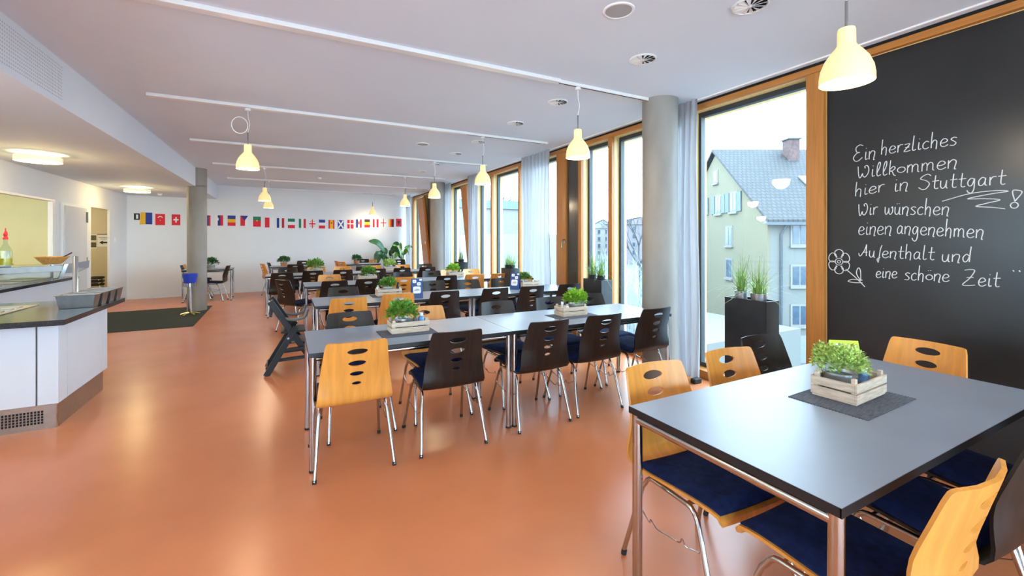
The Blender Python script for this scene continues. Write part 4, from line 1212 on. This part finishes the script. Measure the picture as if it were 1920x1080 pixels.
FLAGS = [
 (-3.05, 2.13, .24, .30, [('yellow', [(0, .0), (.45, .02), (.5, 1), (.08, 1)]), ('blue', (.46, 1, .02, .99))], 'yellow and blue flag, leftmost on the back wall'),
 (-2.78, 2.10, .19, .28, [('red', (0, 1, 0, 1)), ('white', cres), ('white', star)], 'red flag with white crescent and star'),
 (-2.47, 2.10, .175, .275, [('red', (0, 1, 0, 1)), ('white', (.42, .58, .25, .75)), ('white', (.2, .8, .44, .57))], 'red flag with a short white cross, left of the column'),
 (-2.17, 2.10, .17, .28, [('red', (0, 1, 0, 1)), ('white', (.4, 1, .0, 1))], 'red and white flag mostly hidden behind the left column'),
 (-1.84, 2.10, .17, .28, [('white', (0, 1, 0, 1)), ('navy', (.5, 1, .0, 1)), ('red', (.75, 1, .0, 1))], 'white flag with a purple edge emerging right of the column'),
 (-1.57, 2.11, .18, .28, V3('white', 'navy', 'red') + [('white', [(.2, .5), (.45, .5), (.45, .75), (.2, .75)])], 'white, navy and red striped flag with pale shield'),
 (-1.29, 2.11, .18, .28, H3('blue', 'yellow', 'red'), 'blue over yellow over red banded flag'),
 (-1.0, 2.115, .18, .28, [('red', (0, 1, 0, 1)), ('white', (.6, 1, 0, 1)), ('navy', [(0, 1), (1, 1), (.55, .5)])], 'red and white flag with a navy triangle on top'),
 (-.70, 2.10, .19, .28, [('red', (0, 1, 0, 1)), ('green', (0, 1, .6, 1)), ('yellow', [(.38, .58), (.5, .5), (.62, .58), (.5, .7)])], 'green over red flag with small yellow emblem'),
 (-.40, 2.08, .22, .28, [('white', (0, 1, 0, 1)), ('red', (0, .52, 0, 1))], 'half red, half white upright flag'),
 (-.12, 2.075, .19, .28, V3('blue', 'white', 'darkred'), 'blue, white and dark red upright flag between half-red and banded flags'),
 (.16, 2.07, .185, .28, H3('green', 'white', 'red'), 'green over white over red banded flag'),
 (.45, 2.07, .19, .27, V3('green', 'white', 'red'), 'green, white and red upright striped flag'),
 (.72, 2.06, .175, .26, [('white', (0, 1, 0, 1))] + cross(.09, .07) + tiny(.22, .22) + tiny(.78, .22) + tiny(.22, .78) + tiny(.78, .78), 'white flag with large red cross and four small crosses'),
 (.99, 2.06, .18, .265, H3('blue', 'white', 'red'), 'blue over white over red banded flag'),
 (1.26, 2.06, .175, .27, [('red', (0, 1, 0, 1)), ('yellow', (.25, .75, 0, 1)), ('darkred', [(.42, .55), (.58, .55), (.58, .75), (.42, .75)])], 'red, yellow, red upright flag with small dark crest'),
 (1.53, 2.06, .18, .27, [('blue', (0, 1, 0, 1)), ('white', saltire(.14)), ('white', [(1 - a, b) for a, b in saltire(.14)])], 'blue flag with white diagonal cross'),
 (1.82, 2.075, .185, .27, [('red', (0, 1, 0, 1)), ('white', (.38, .52, 0, 1)), ('white', (0, 1, .5, .62))], 'red flag with a full white cross'),
 (2.08, 2.10, .18, .265, V3('blue', 'white', 'red') + [('red', [(.38, .4), (.62, .4), (.62, .75), (.38, .75)])], 'blue, white and red upright flag with red shield in the middle'),
 (2.34, 2.11, .175, .265, H3('black', 'yellow', 'red'), 'black over yellow over red banded flag'),
 (2.61, 2.12, .19, .265, V3('red', 'white', 'red'), 'red, white, red upright striped flag'),
 (2.87, 2.14, .19, .265, [('white', (0, 1, 0, 1))] + cross(.07, .05), 'white flag with a thin red cross'),
 (3.13, 2.14, .175, .265, V3('yellow', 'red', 'black'), 'gold, red and black upright striped flag'),
 (3.39, 2.16, .19, .265, [('red', (0, 1, 0, 1)), ('black', eagle)], 'red flag with black eagle, rightmost beside the curtain'),
]
for f in FLAGS: flag(*f)
t = thing('wall_picture', 'tiny dark framed picture left of the yellow and blue flag', 'picture', (-3.22, y_back(-3.22) - .002, 2.10), WANG)
MB().box(-.055, .055, -.006, 0, -.16, 0).build('picture_frame', M['ink'], t)
MB().box(-.015, .025, -.008, -.004, -.13, -.03).build('picture_print', M['paper'], t)

# ------------------------------------------------------------------ serving counter on the left
ct = thing('serving_counter', 'white serving counter with black granite top at the left edge', 'counter', (-1.54, 4.55, 0))
XL = -1.75
MB().box(XL, -.03, .07, 1.02, 0, .20).build('plinth', M['plinth'], ct)
gr = MB()
for k in range(20):
    for j in range(5):
        x = -.49 + k * .0195
        gr.box(x, x + .011, .066, .071, .045 + j * .021, .060 + j * .021)
gr.build('ventilation_grille', M['hole'], ct)
MB().box(-.035, -.028, .064, .078, .0, .2).build('plinth_corner_strip', M['chrome'], ct)
seams = [-1.75, -1.02, -.46, -.002]
for a, b in ((XL, -.126), (-.116, 0)):
    MB().box(a, b, 0, .02, .205, .815).build('front_panel', M['cabinet'], ct, bevel=.002)
MB().box(-.02, 0, .022, .155, .205, .815).build('side_panel', M['cabinet'], ct, bevel=.002)
MB().box(-.02, 0, .162, .86, .205, .815).build('side_panel', M['cabinet'], ct, bevel=.002)
MB().box(-.02, 0, .864, 1.03, .205, .815).build('side_panel', M['cabinet'], ct, bevel=.002)
MB().box(XL + .01, -.021, .021, 1.02, .2, .815).build('carcass', M['gasket'], ct)
MB().prism([(XL, -.13), (.075, -.13), (.075, 1.26), (XL, 1.26)], .818, .860).build('granite_top', M['granite'], ct, bevel=.002)
wl = MB()
wl.box(XL + .05, -.45, .10, .95, .8602, .866)
wl.build('inset_well', M['steel'], ct)
rl = MB()
for yy in (.22, .36, .50, .64, .78): rl.box(XL + .08, -.5, yy - .03, yy + .03, .866, .874)
rl.build('slide_rail', M['steel'], ct)
# food pans
def pan_mesh(L, W, h):
    mb = MB(); mb.open = True
    t = .8
    def ring(l, w, z): return [(-l / 2, -w / 2, z), (l / 2, -w / 2, z), (l / 2, w / 2, z), (-l / 2, w / 2, z)]
    rs = [ring(L * .80, W * .74, .0), ring(L * .93, W * .92, h - .004), ring(L, W, h - .004), ring(L, W, h), ring(L * .925, W * .90, h), ring(L * .79, W * .72, .004)]
    for a in rs: mb.v += a
    mb.f.append((3, 2, 1, 0)); mb.m.append(0)
    for k in range(len(rs) - 1):
        for j in range(4):
            j2 = (j + 1) % 4
            mb.f.append((4 * k + j, 4 * k + j2, 4 * k + 4 + j2, 4 * k + 4 + j)); mb.m.append(0)
    n = 4 * (len(rs) - 1)
    mb.f.append((n, n + 1, n + 2, n + 3)); mb.m.append(0)
    return mb
pan0 = None
for k, (x, y) in enumerate(((-1.612, 5.15), (-1.610, 5.345), (-1.608, 5.54), (-1.605, 5.725))):
    if pan0 is None:
        pan0 = pan_mesh(.275, .155, .115).build('food_pan', M['steel_dark'], bevel=.006, loc=(x, y, .8605)); o = pan0
    else:
        o = pan0.copy(); COL.objects.link(o); o.location = (x, y, .8605)
    tag(o, 'empty stainless food pan on the granite counter, %s' % ['nearest of the four', 'second from the front', 'third from the front', 'rearmost of the four'][k], 'food pan', 'stainless food pans on the counter')
tag(MB().lathe([(.022, 0), (.022, .008), (.020, .012), (.020, .44), (.017, .445), (0, .445)], 20).build('chrome_post', M['chrome'], smooth=True, loc=(-1.727, 5.443, .861)),
    'upright round chrome post behind the food pans', 'post')
# back counter along the left wall
bc = thing('back_counter', 'long back counter with black edge and white front below the serving hatch', 'counter', (-2.80, 7.4, 0))
MB().box(-.58, .0, -1.55, 1.55, .862, .90).build('counter_top', M['granite'], bc, bevel=.002)
MB().box(-.56, -.04, -1.54, 1.5, .10, .86).build('counter_front', M['cabinet'], bc)
MB().box(-.5, -.07, -1.5, 1.46, 0, .10).build('plinth', M['plinth'], bc)
MB().box(-.48, -.10, -1.4, 1.35, .9005, .912).build('inset_well', M['steel'], bc)
rl = MB()
for k in range(6): rl.box(-.46, -.12, -1.25 + k * .42, -1.02 + k * .42, .912, .930)
rl.build('slide_rail', M['steel'], bc)
# glass serving shelf, set at an angle above the back counter
AZ = R(38)
sh = thing('serving_shelf', 'glass serving shelf with steel front rail on the back counter', 'shelf', (-2.69, 7.98, 0), AZ)
MB().box(-.62, .02, .0, .34, 1.118, 1.128).build('glass_plate', M['clear'], sh)
MB().box(-.62, .02, -.012, .012, 1.03, 1.112).build('front_rail', M['steel_dark'], sh, bevel=.003)
MB().prism([(-.01, .93), (.03, .93), (.09, 1.125), (.05, 1.125)], .0, .03, 0, 'y').build('end_bracket', M['chrome'], sh)
mb = MB(); mb.v += [(.06, .0, 1.12), (.42, .28, 1.15), (.42, .30, 1.05), (.24, .12, 1.00), (.06, .02, 1.00), (.06, .01, 1.125), (.42, .29, 1.155), (.42, .31, 1.055), (.24, .13, 1.005), (.06, .03, 1.005)]
mb.f += [(0, 1, 2, 3, 4), (9, 8, 7, 6, 5), (0, 5, 6, 1), (1, 6, 7, 2), (2, 7, 8, 3), (3, 8, 9, 4), (4, 9, 5, 0)]; mb.m += [0] * 7
mb.build('side_shield', mat('grey_shield', (.27, .28, .30), .35, noise=.05), sh)
for xx in (-.58, -.02):
    MB().box(xx - .012, xx + .012, .15, .174, .905, 1.118).build('shelf_leg', M['chrome'], sh)
MB().box(-.6, .0, .002, .010, .915, 1.028).build('glass_front', M['clear'], sh)
# bottle of oil
ob = thing('oil_bottle', 'oil bottle with red pourer standing on the glass shelf', 'bottle', (-3.102, 7.74, 1.129))
ob.scale = (.95, .95, 1.1)
MB().lathe([(0, 0), (.062, 0), (.064, .02), (.064, .16), (.05, .20), (.022, .25), (.020, .30), (.018, .30), (.019, .25), (.047, .198), (.060, .16), (.060, .01), (0, .008)], 24).build('bottle_glass', M['clear'], ob, smooth=True)
MB().lathe([(0, .01), (.058, .012), (.058, .085), (0, .086)], 24).build('oil_fill', M['oil'], ob, smooth=True)
MB().lathe([(0, .30), (.024, .30), (.026, .32), (.016, .335), (.022, .355), (.018, .385), (.008, .40), (.006, .43), (0, .431)], 16).build('red_pourer', M['redcap'], ob, smooth=True)
# bread basket
bk = thing('bread_basket', 'shallow round wicker basket on the glass shelf', 'basket', (-2.80, 8.09, 1.13))
MB().lathe([(0, 0), (.09, 0), (.135, .05), (.162, .088), (.170, .090), (.170, .098), (.155, .096), (.128, .055), (.085, .008), (0, .008)], 30).build('basket_bowl', M['basket'], bk, smooth=True)
tg = thing('serving_tongs', 'dark serving tongs sticking out of the wicker basket', 'tongs', (-2.80, 8.09, 1.13))
MB().tube([(-.05, 0, .02), (.13, .02, .105), (.19, .03, .15)], .009, 6).tube([(-.05, .02, .02), (.11, .05, .10), (.175, .05, .14)], .008, 6).build('tong_arms', M['planter'], tg, smooth=True)
# paper cups behind the hatch
for k, (x, y, h) in enumerate(((-3.75, 9.35, .27), (-3.76, 9.05, .17))):
    tag(MB().lathe([(0, 0), (.036, 0), (.046, h), (.041, h), (0, h - .01)], 16).build('cup_stack', M['white'], smooth=True, loc=(x, y, 1.02)),
        ['taller stack of white cups behind the serving hatch', 'shorter stack of white cups behind the serving hatch'][k], 'cups', 'cup stacks in the hatch')
structure(MB().box(-4.0, X_LEFT - .0, HY0, HY1, .98, 1.02).build('trim_hatch_ledge', M['steel']))
tag(MB().lathe([(0, 0), (.13, 0), (.2, .09), (.19, .09), (.12, .01), (0, .01)], 24).build('steel_bowl', mat('dark_green_bowl', (.10, .13, .10), .3, noise=.2), smooth=True, loc=(-3.62, 8.72, 1.02)),
    'dark green bowl on the hatch ledge behind the oil bottle', 'bowl')
# corridor: sign, prints, stools
sg = thing('arrow_sign', 'paper sign with a black arrow pointing left inside the doorway', 'sign', (-3.675, 13.118, 1.295))
MB().box(-.118, .12, -.006, 0, 0, .27).build('sign_sheet', M['paper'], sg)
MB().box(-.118, .12, -.012, -.004, .275, .292).build('sign_rail', mat('brown_rail', (.10, .05, .03), .6, noise=.1), sg)
mb = MB(); mb.prism([(-.085, .095), (-.02, .140), (-.02, .113), (.105, .113), (.105, .078), (-.02, .078), (-.02, .050)], -.008, -.0055, 0, 'y')
mb.build('sign_arrow', M['ink'], sg)
ln = MB()
for k in range(8): ln.box(-.095 + k * .024, -.095 + k * .024 + .019, -.0075, -.0055, .205, .216)
for k in range(5): ln.box(-.06 + k * .024, -.06 + k * .024 + .019, -.0075, -.0055, .172, .181)
ln.build('sign_lines', M['ink'], sg)
for k, z in enumerate((1.44, 1.28)):
    t = thing('landscape_print', ['upper small landscape print left of the arrow sign', 'lower small landscape print left of the arrow sign'][k], 'picture', (-3.862, 13.118, z), 0, 'landscape prints in the corridor')
    MB().box(-.058, .058, -.006, 0, -.02, .13).build('print_border', M['paper'], t)
    MB().box(-.052, .052, -.009, -.005, .0, .115).build('print_image', M['photo'], t)
for k in range(3):
    t = thing('stacking_stool', 'black stacked stool in the doorway, %s of three' % ['lowest', 'middle', 'topmost'][k], 'stool', (-3.73, 12.75, .075 * k), 0, 'stacked black stools')
    MB().lathe([(0, .44), (.15, .44), (.165, .455), (.16, .485), (0, .49)], 24).build('stool_seat', M['rubber'], t, smooth=True)
    for a in range(4):
        c, s_ = math.cos(R(45 + 90 * a)), math.sin(R(45 + 90 * a))
        MB().tube([(.19 * c, .19 * s_, 0), (.13 * c, .13 * s_, .44)], .010, 8).build('leg', M['chrome'], t, smooth=True)
# wall switch
tag(MB().box(0, .012, -.03, .03, -.04, .04).build('light_switch', M['white'], bevel=.003, loc=(X_LEFT, 12.78, 1.46)), 'small wall switch right of the doorway', 'switch')

# blue bucket on a chrome stand
st = thing('bucket_stand', 'chrome stand with a steel ring and splayed brass feet before the column', 'stand', (-1.63, 10.30, 0))
MB().tube([(0, 0, .03), (0, 0, .56)], .03, 14).build('stand_pole', M['chrome'], st, smooth=True)
for a in range(5):
    c, s_ = math.cos(R(20 + 72 * a)), math.sin(R(20 + 72 * a))
    MB().tube(smooth_path([(.02 * c, .02 * s_, .05), (.09 * c, .09 * s_, .035), (.16 * c, .16 * s_, .012)], 4), .014, 8).build('stand_foot', M['brass'], st, smooth=True)
MB().lathe([(.105, .545), (.115, .55), (.115, .62), (.105, .625), (.02, .56), (.02, .545)], 28, closed=True).build('stand_ring', M['chrome'], st, smooth=True)
tag(MB().lathe([(0, 0), (.095, 0), (.125, .17), (.130, .172), (.118, .172), (.09, .01), (0, .01)], 28).build('bucket', M['blue'], smooth=True, loc=(-1.63, 10.30, .626)),
    'bright blue bucket held in the chrome stand before the left column', 'bucket')

# black wooden high chair
hc = thing('high_chair', 'black wooden child high chair at the left end of the second row', 'high chair', (.03, 5.30, 0), R(0))
def bar(mb, a, b, w, d):
    # flat bar in the xz plane, thickness d along y centred on a.y
    a = Vector(a); b = Vector(b); t = (b - a).normalized()
    n = Vector((-t.z, 0, t.x)) * w / 2
    y = a.y
    mb.prism([((a - n).x, (a - n).z), ((b - n).x, (b - n).z), ((b + n).x, (b + n).z), ((a + n).x, (a + n).z)], y - d / 2, y + d / 2, 0, 'y')
for yy in (.0, .38):
    m1 = MB(); bar(m1, (-.21, yy, 0), (.075, yy, .50), .062, .03); m1.build('leg', M['blackwood'], hc, bevel=.004)
    m2 = MB(); bar(m2, (.30, yy + .031, 0), (-.175, yy + .031, .79), .062, .03); m2.build('leg', M['blackwood'], hc, bevel=.004)
    m3 = MB(); bar(m3, (-.13, yy, .155), (.21, yy, .165), .034, .025); m3.build('side_rail', M['blackwood'], hc, bevel=.003)
    m4 = MB(); bar(m4, (-.08, yy, .255), (.15, yy, .265), .034, .025); m4.build('side_rail', M['blackwood'], hc, bevel=.003)
    m5 = MB(); m5.tube(smooth_path([(-.06, yy + .04, .60), (.06, yy + .04, .575), (.16, yy + .04, .60), (.19, yy + .04, .68)], 5), .017, 8); m5.build('arm_rest', M['greyplastic'], hc, smooth=True)
bk_ = MB(); bk_.box(-.18, -.155, .04, .40, .62, .77); bk_.build('backrest', M['blackwood'], hc, bevel=.004)
MB().box(-.07, .17, .045, .395, .43, .452).build('seat', M['blackwood'], hc, bevel=.004)
MB().box(.03, .22, .06, .38, .315, .335).build('footrest', M['greyplastic'], hc, bevel=.004)
MB().box(-.215, -.20, .06, .40, .0 + .05, .08).build('rear_rung', M['blackwood'], hc, bevel=.003)
MB().lathe([(0, 0), (.011, 0), (.011, .006), (0, .006)], 12).build('bolt', M['steel_dark'], hc, smooth=True, loc=(.0, -.014, .385)).rotation_euler = (PI / 2, 0, 0)

# ------------------------------------------------------------------ outside
gz = -7.1
structure(MB().box(6, 420, -100, 480, gz - .3, gz).build('floor_street', M['asphalt']))
def sill_window(mb_list, x, z, w, h, axis, c, n, flip=1):
    pass
def house_window(root, face, a, z, w, h, panes=2, shut=False, out=-1):
    # face: 'y' -> wall in local plane y=c looking -y ; 'x' -> wall in local plane x=c looking -x
    ax, c = face
    def bx(mb, a0, a1, z0, z1, d0, d1):
        if ax == 'y': mb.box(a0, a1, c - d1, c - d0, z0, z1)
        else: mb.box(c - d1, c - d0, a0, a1, z0, z1)
    f = MB()
    k = .10
    bx(f, a - w / 2 - k, a + w / 2 + k, z - h / 2 - k, z + h / 2 + k, .0, .04)
    bx(f, a - w / 2 - k - .06, a + w / 2 + k + .06, z - h / 2 - .22, z - h / 2 - .06, .0, .16)
    fo = f.build('house_window', M['housetrim'], root)
    p = MB()
    pw = w / panes
    for i in range(panes):
        bx(p, a - w / 2 + i * pw + .05, a - w / 2 + (i + 1) * pw - .05, z - h / 2 + .04, z + h / 2 - .04, .03, .06)
    p.build('house_pane', M['winglass'], fo)
    if shut:
        for sgn in (-1, 1):
            s_ = MB(); cx = a + sgn * (w / 2 + .10 + .32)
            bx(s_, cx - .30, cx + .30, z - h / 2 - .05, z + h / 2 + .05, .03, .10)
            s_.build('shutter', M['shutter'], fo)
hs = thing('apartment_house', 'pale gabled apartment house with grey tiled roof outside the near window', 'house',
           (0, 0, gz), -VIEW)
lx, dy = 17.9, 30.0        # corner of the gable wall, in the house's own axes
HE, HP = 10.1, 16.2        # eave and ridge above the street
D2 = 7.7
MB().box(lx, lx + 26, dy + .02, dy + 2 * D2, 0, HE).build('house_walls', M['facadewhite'], hs)
mb = MB(); mb.prism([(dy, 0), (dy + 2 * D2, 0), (dy + 2 * D2, HE), (dy + D2, HP - .25), (dy, HE)], lx - .15, lx, 0, 'x')
mb.build('gable_wall', M['facadepale'], hs)
# roof slopes
def roof_slope(y0, z0, y1, z1, nm):
    me = MB()
    ov = .45
    me.v += [(lx - ov, y0, z0), (lx + 26.5, y0, z0), (lx + 26.5, y1, z1), (lx - ov, y1, z1), (lx - ov, y0, z0 + .22), (lx + 26.5, y0, z0 + .22), (lx + 26.5, y1, z1 + .22), (lx - ov, y1, z1 + .22)]
    for q in ((0, 3, 2, 1), (4, 5, 6, 7), (0, 1, 5, 4), (1, 2, 6, 5), (2, 3, 7, 6), (3, 0, 4, 7)):
        me.f.append(q); me.m.append(0)
    o = me.build(nm, M['roof'], hs)
    uv = o.data.uv_layers.new(name='UVMap')
    sl = math.hypot(y1 - y0, z1 - z0)
    for lp in o.data.loops:
        v = o.data.vertices[lp.vertex_index].co
        uv.data[lp.index].uv = (v.x, math.hypot(v.y - y0, v.z - z0))
    return o
k_ = (HP - HE) / D2
roof_slope(dy - .5, HE - .5 * k_, dy + D2, HP, 'roof_slope')
roof_slope(dy + 2 * D2 + .5, HE - .5 * k_, dy + D2, HP, 'roof_slope')
MB().box(lx - .5, lx + 26.5, dy - .62, dy - .48, HE - .55, HE - .35).build('gutter', M['pipe'], hs)
MB().box(lx - .40, lx - .18, dy - .45, dy + .05, HE - .45, HE - .15).build('eave_return', M['housetrim'], hs)
MB().tube([(lx + .9, dy - .5, HE - .5), (lx + .75, dy - .08, HE - 1.2), (lx + .75, dy - .08, 0)], .08, 8).build('downpipe', M['pipe'], hs, smooth=True)
MB().box(lx + 5.25, lx + 6.15, dy + D2 - 1.6, dy + D2 - .7, HP - 2.2, HP + .75).build('chimney', M['brick'], hs)
MB().box(lx + 5.1, lx + 6.3, dy + D2 - 1.75, dy + D2 - .55, HP + .75, HP + .85).build('chimney_cap', M['pipe'], hs)
mb = MB(); fx0, fx1 = lx + 4.55, lx + 5.25
fy0, fy1 = dy + 2.9, dy + 3.9
mb.v += [(fx0, fy0, HE + fy0 * k_ - dy * k_ + .25), (fx1, fy0, HE + (fy0 - dy) * k_ + .25), (fx1, fy1, HE + (fy1 - dy) * k_ + .25), (fx0, fy1, HE + (fy1 - dy) * k_ + .25)]
mb.v += [(a, b, c + .12) for a, b, c in mb.v[:4]]
for q in ((0, 3, 2, 1), (4, 5, 6, 7), (0, 1, 5, 4), (1, 2, 6, 5), (2, 3, 7, 6), (3, 0, 4, 7)): mb.f.append(q); mb.m.append(0)
mb.build('skylight', M['housetrim'], hs)
for z in (gz + 7.1 + 1.78 - gz, 6.05, 3.3):
    house_window(hs, ('y', dy), lx + 2.35, z if z < 10 else 8.9, 1.65, 1.35, 3)
    house_window(hs, ('y', dy), lx + 6.4, z if z < 10 else 8.9, 1.65, 1.35, 3)
    house_window(hs, ('y', dy), lx + 10.5, z if z < 10 else 8.9, 1.65, 1.35, 3)
MB().box(lx + 1.7, lx + 2.3, dy - .05, dy, .9, 1.35).build('basement_vent', M['pipe'], hs)
MB().box(lx + .3, lx + 26, dy - .06, dy, 0, 1.9).build('house_plinth', mat('grey_house_plinth', (.14, .155, .165), .9, noise=.05), hs)
gx = lx - .15
for (yy, z) in ((35.3, 8.85), (41.0, 8.85), (35.3, 6.2), (41.0, 6.2), (41.0, 3.5)):
    house_window(hs, ('x', gx), yy, z, .95, 1.45, 2, False)
for yy in (34.6, 37.1, 40.2):
    house_window(hs, ('x', gx), yy, 11.55, 1.0, 1.45, 2, True)
house_window(hs, ('x', gx), 37.6, 14.0, .7, .95, 1)
# low white annex in the street
tag(MB().box(0, 9, 0, 8, 0, 3.0).build('street_shed', M['facadewhite'], loc=(19.5, 15.5, gz)), 'low flat-roofed white shed in front of the apartment house', 'building')
# buildings further along
def simple_house(name, x, y, rot, L, D, he, hp, wallm, label, rows, cols):
    t = thing(name, label, 'house', (x, y, gz), R(rot))
    MB().box(-L / 2, L / 2, -D / 2, D / 2, 0, he).build('house_walls', wallm, t)
    mb = MB(); mb.prism([(-L / 2 - .4, he - .1), (L / 2 + .4, he - .1), (0, hp)], -D / 2 - .4, D / 2 + .4, 0, 'y'); mb.build('roof', M['roof'], t)
    mb = MB(); mb.prism([(-L / 2, he - .2), (L / 2, he - .2), (0, hp - .4)], -D / 2 - .45, -D / 2 - .1, 0, 'y'); mb.build('gable', wallm, t)
    for r_ in range(rows):
        for c_ in range(cols):
            house_window(t, ('y', -D / 2), -L / 2 + L * (c_ + .5) / cols, he - 1.6 - r_ * 2.8, 1.0, 1.5, 1)
    return t
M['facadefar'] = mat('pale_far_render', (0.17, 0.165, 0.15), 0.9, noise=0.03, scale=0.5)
M['facadebrown'] = mat('brownish_far_render', (0.126, 0.111, 0.118), 0.9, noise=0.05, scale=0.5)
simple_house('gabled_house', 116, 142, -32, 12, 16, 13.2, 16.6, M['facadefar'], 'distant white gabled house seen through the narrow window', 5, 4)
simple_house('gabled_house', 112, 116, -40, 22, 10, 14.0, 16.4, M['facadebrown'], 'far brownish house behind the frosty shrubs beside the near column', 4, 6)
simple_house('gabled_house', 27.9, 53.5, -27, 5.5, 8, 9.0, 11.2, M['facadebrown'], 'small gabled roof rising above the white flat building', 1, 1)
fb = thing('flat_building', 'long white flat-roofed building seen through the far windows', 'building', (14.2, 27.5, gz))
MB().box(-2.2, 3, -3, 4, 0, 8.9).build('building_walls', M['facadefar'], fb)
fb2 = thing('flat_building', 'taller white building with blue-grey roof edge beyond the far windows', 'building', (15.5, 42, gz))
MB().box(-5, 6, -6, 9, 0, 11.4).build('building_walls', M['facadefar'], fb2)
MB().box(-5.2, 6.2, -6.2, 9.2, 11.4, 12.15).build('roof_edge', mat('blue_grey_roof_edge', (.09, .135, .16), .6, noise=.05), fb2)
# bare trees
def bare_tree(x, y, h, label, seed, m='bark', spread=.5):
    rnd = random.Random(seed)
    t = thing('bare_tree', label, 'tree', (x, y, gz), 0, 'bare trees outside')
    mb = MB(); br = MB()
    mb.tube([(0, 0, 0), (.1, 0, h * .25), (0, .1, h * .45)], [h * .022, h * .017, h * .013], 7)
    def grow(p, d, L, r, dep):
        q = p + d * L
        br.tube([p, p + d * L * .5 + Vector((rnd.uniform(-1, 1), rnd.uniform(-1, 1), 0)) * L * .06, q], [r, r * .85, r * .65], 4)
        if dep == 0: return
        for _ in range(3):
            nd = (d + Vector((rnd.uniform(-1, 1), rnd.uniform(-1, 1), rnd.uniform(-.25, .7))) * spread * 1.3).normalized()
            grow(q, nd, L * rnd.uniform(.6, .82), r * .6, dep - 1)
    for k in range(5):
        a = 2 * PI * k / 5 + rnd.uniform(-.4, .4)
        grow(Vector((0, .05, h * (.36 + .02 * k))), Vector((math.cos(a) * spread, math.sin(a) * spread, .9)).normalized(), h * .20, h * .009, 4)
    mb.build('trunk', M[m], t, smooth=True)
    br.build('branches', M[m], t)
    return t
bare_tree(25.0, 47.2, 15.2, 'bare winter tree outside the wide middle window', 3)
bare_tree(36.5, 37.5, 13.0, 'bare winter tree behind the frosty shrubs beside the near column', 5)
def shrub(x, y, z, rx, rz, label, seed, n=1500):
    rnd = random.Random(seed)
    t = thing('frosty_shrub', label, 'shrub', (x, y, z), 0, 'frosty shrubs outside')
    mb = MB()
    for _ in range(n // 5):
        a = rnd.uniform(0, 2 * PI)
        b = Vector((math.cos(a) * rx * rnd.uniform(0, .6), math.sin(a) * rx * rnd.uniform(0, .6), 0))
        d = Vector((math.cos(a) * rnd.uniform(-.1, .22), math.sin(a) * rnd.uniform(-.1, .22), 1)).normalized()
        L = rz * rnd.uniform(.45, 1.0)
        e = b + d * L
        mb.tube([b, b + d * L * .5, e], [.016, .012, .005], 3)
        for _k in range(9):
            p = b + d * L * rnd.uniform(.25, 1)
            dd = (d + Vector((rnd.uniform(-1, 1), rnd.uniform(-1, 1), rnd.uniform(-.3, .6)))).normalized()
            mb.tube([p, p + dd * rx * rnd.uniform(.12, .35)], [.011, .004], 3)
    mb.build('twigs', M['frost'], t)
    return t
shrub(13.0, 14.4, gz, 2.0, 7.6, 'dense frosty shrub outside the window beside the near column', 1, 2200)
shrub(24.0, 30.0, gz, 3.0, 7.4, 'dense frosty shrub outside the narrow window', 2, 2000)
shrub(16.6, 19.6, gz, 2.2, 7.9, 'tall frosty shrub farther out beyond the column window', 3, 2200)
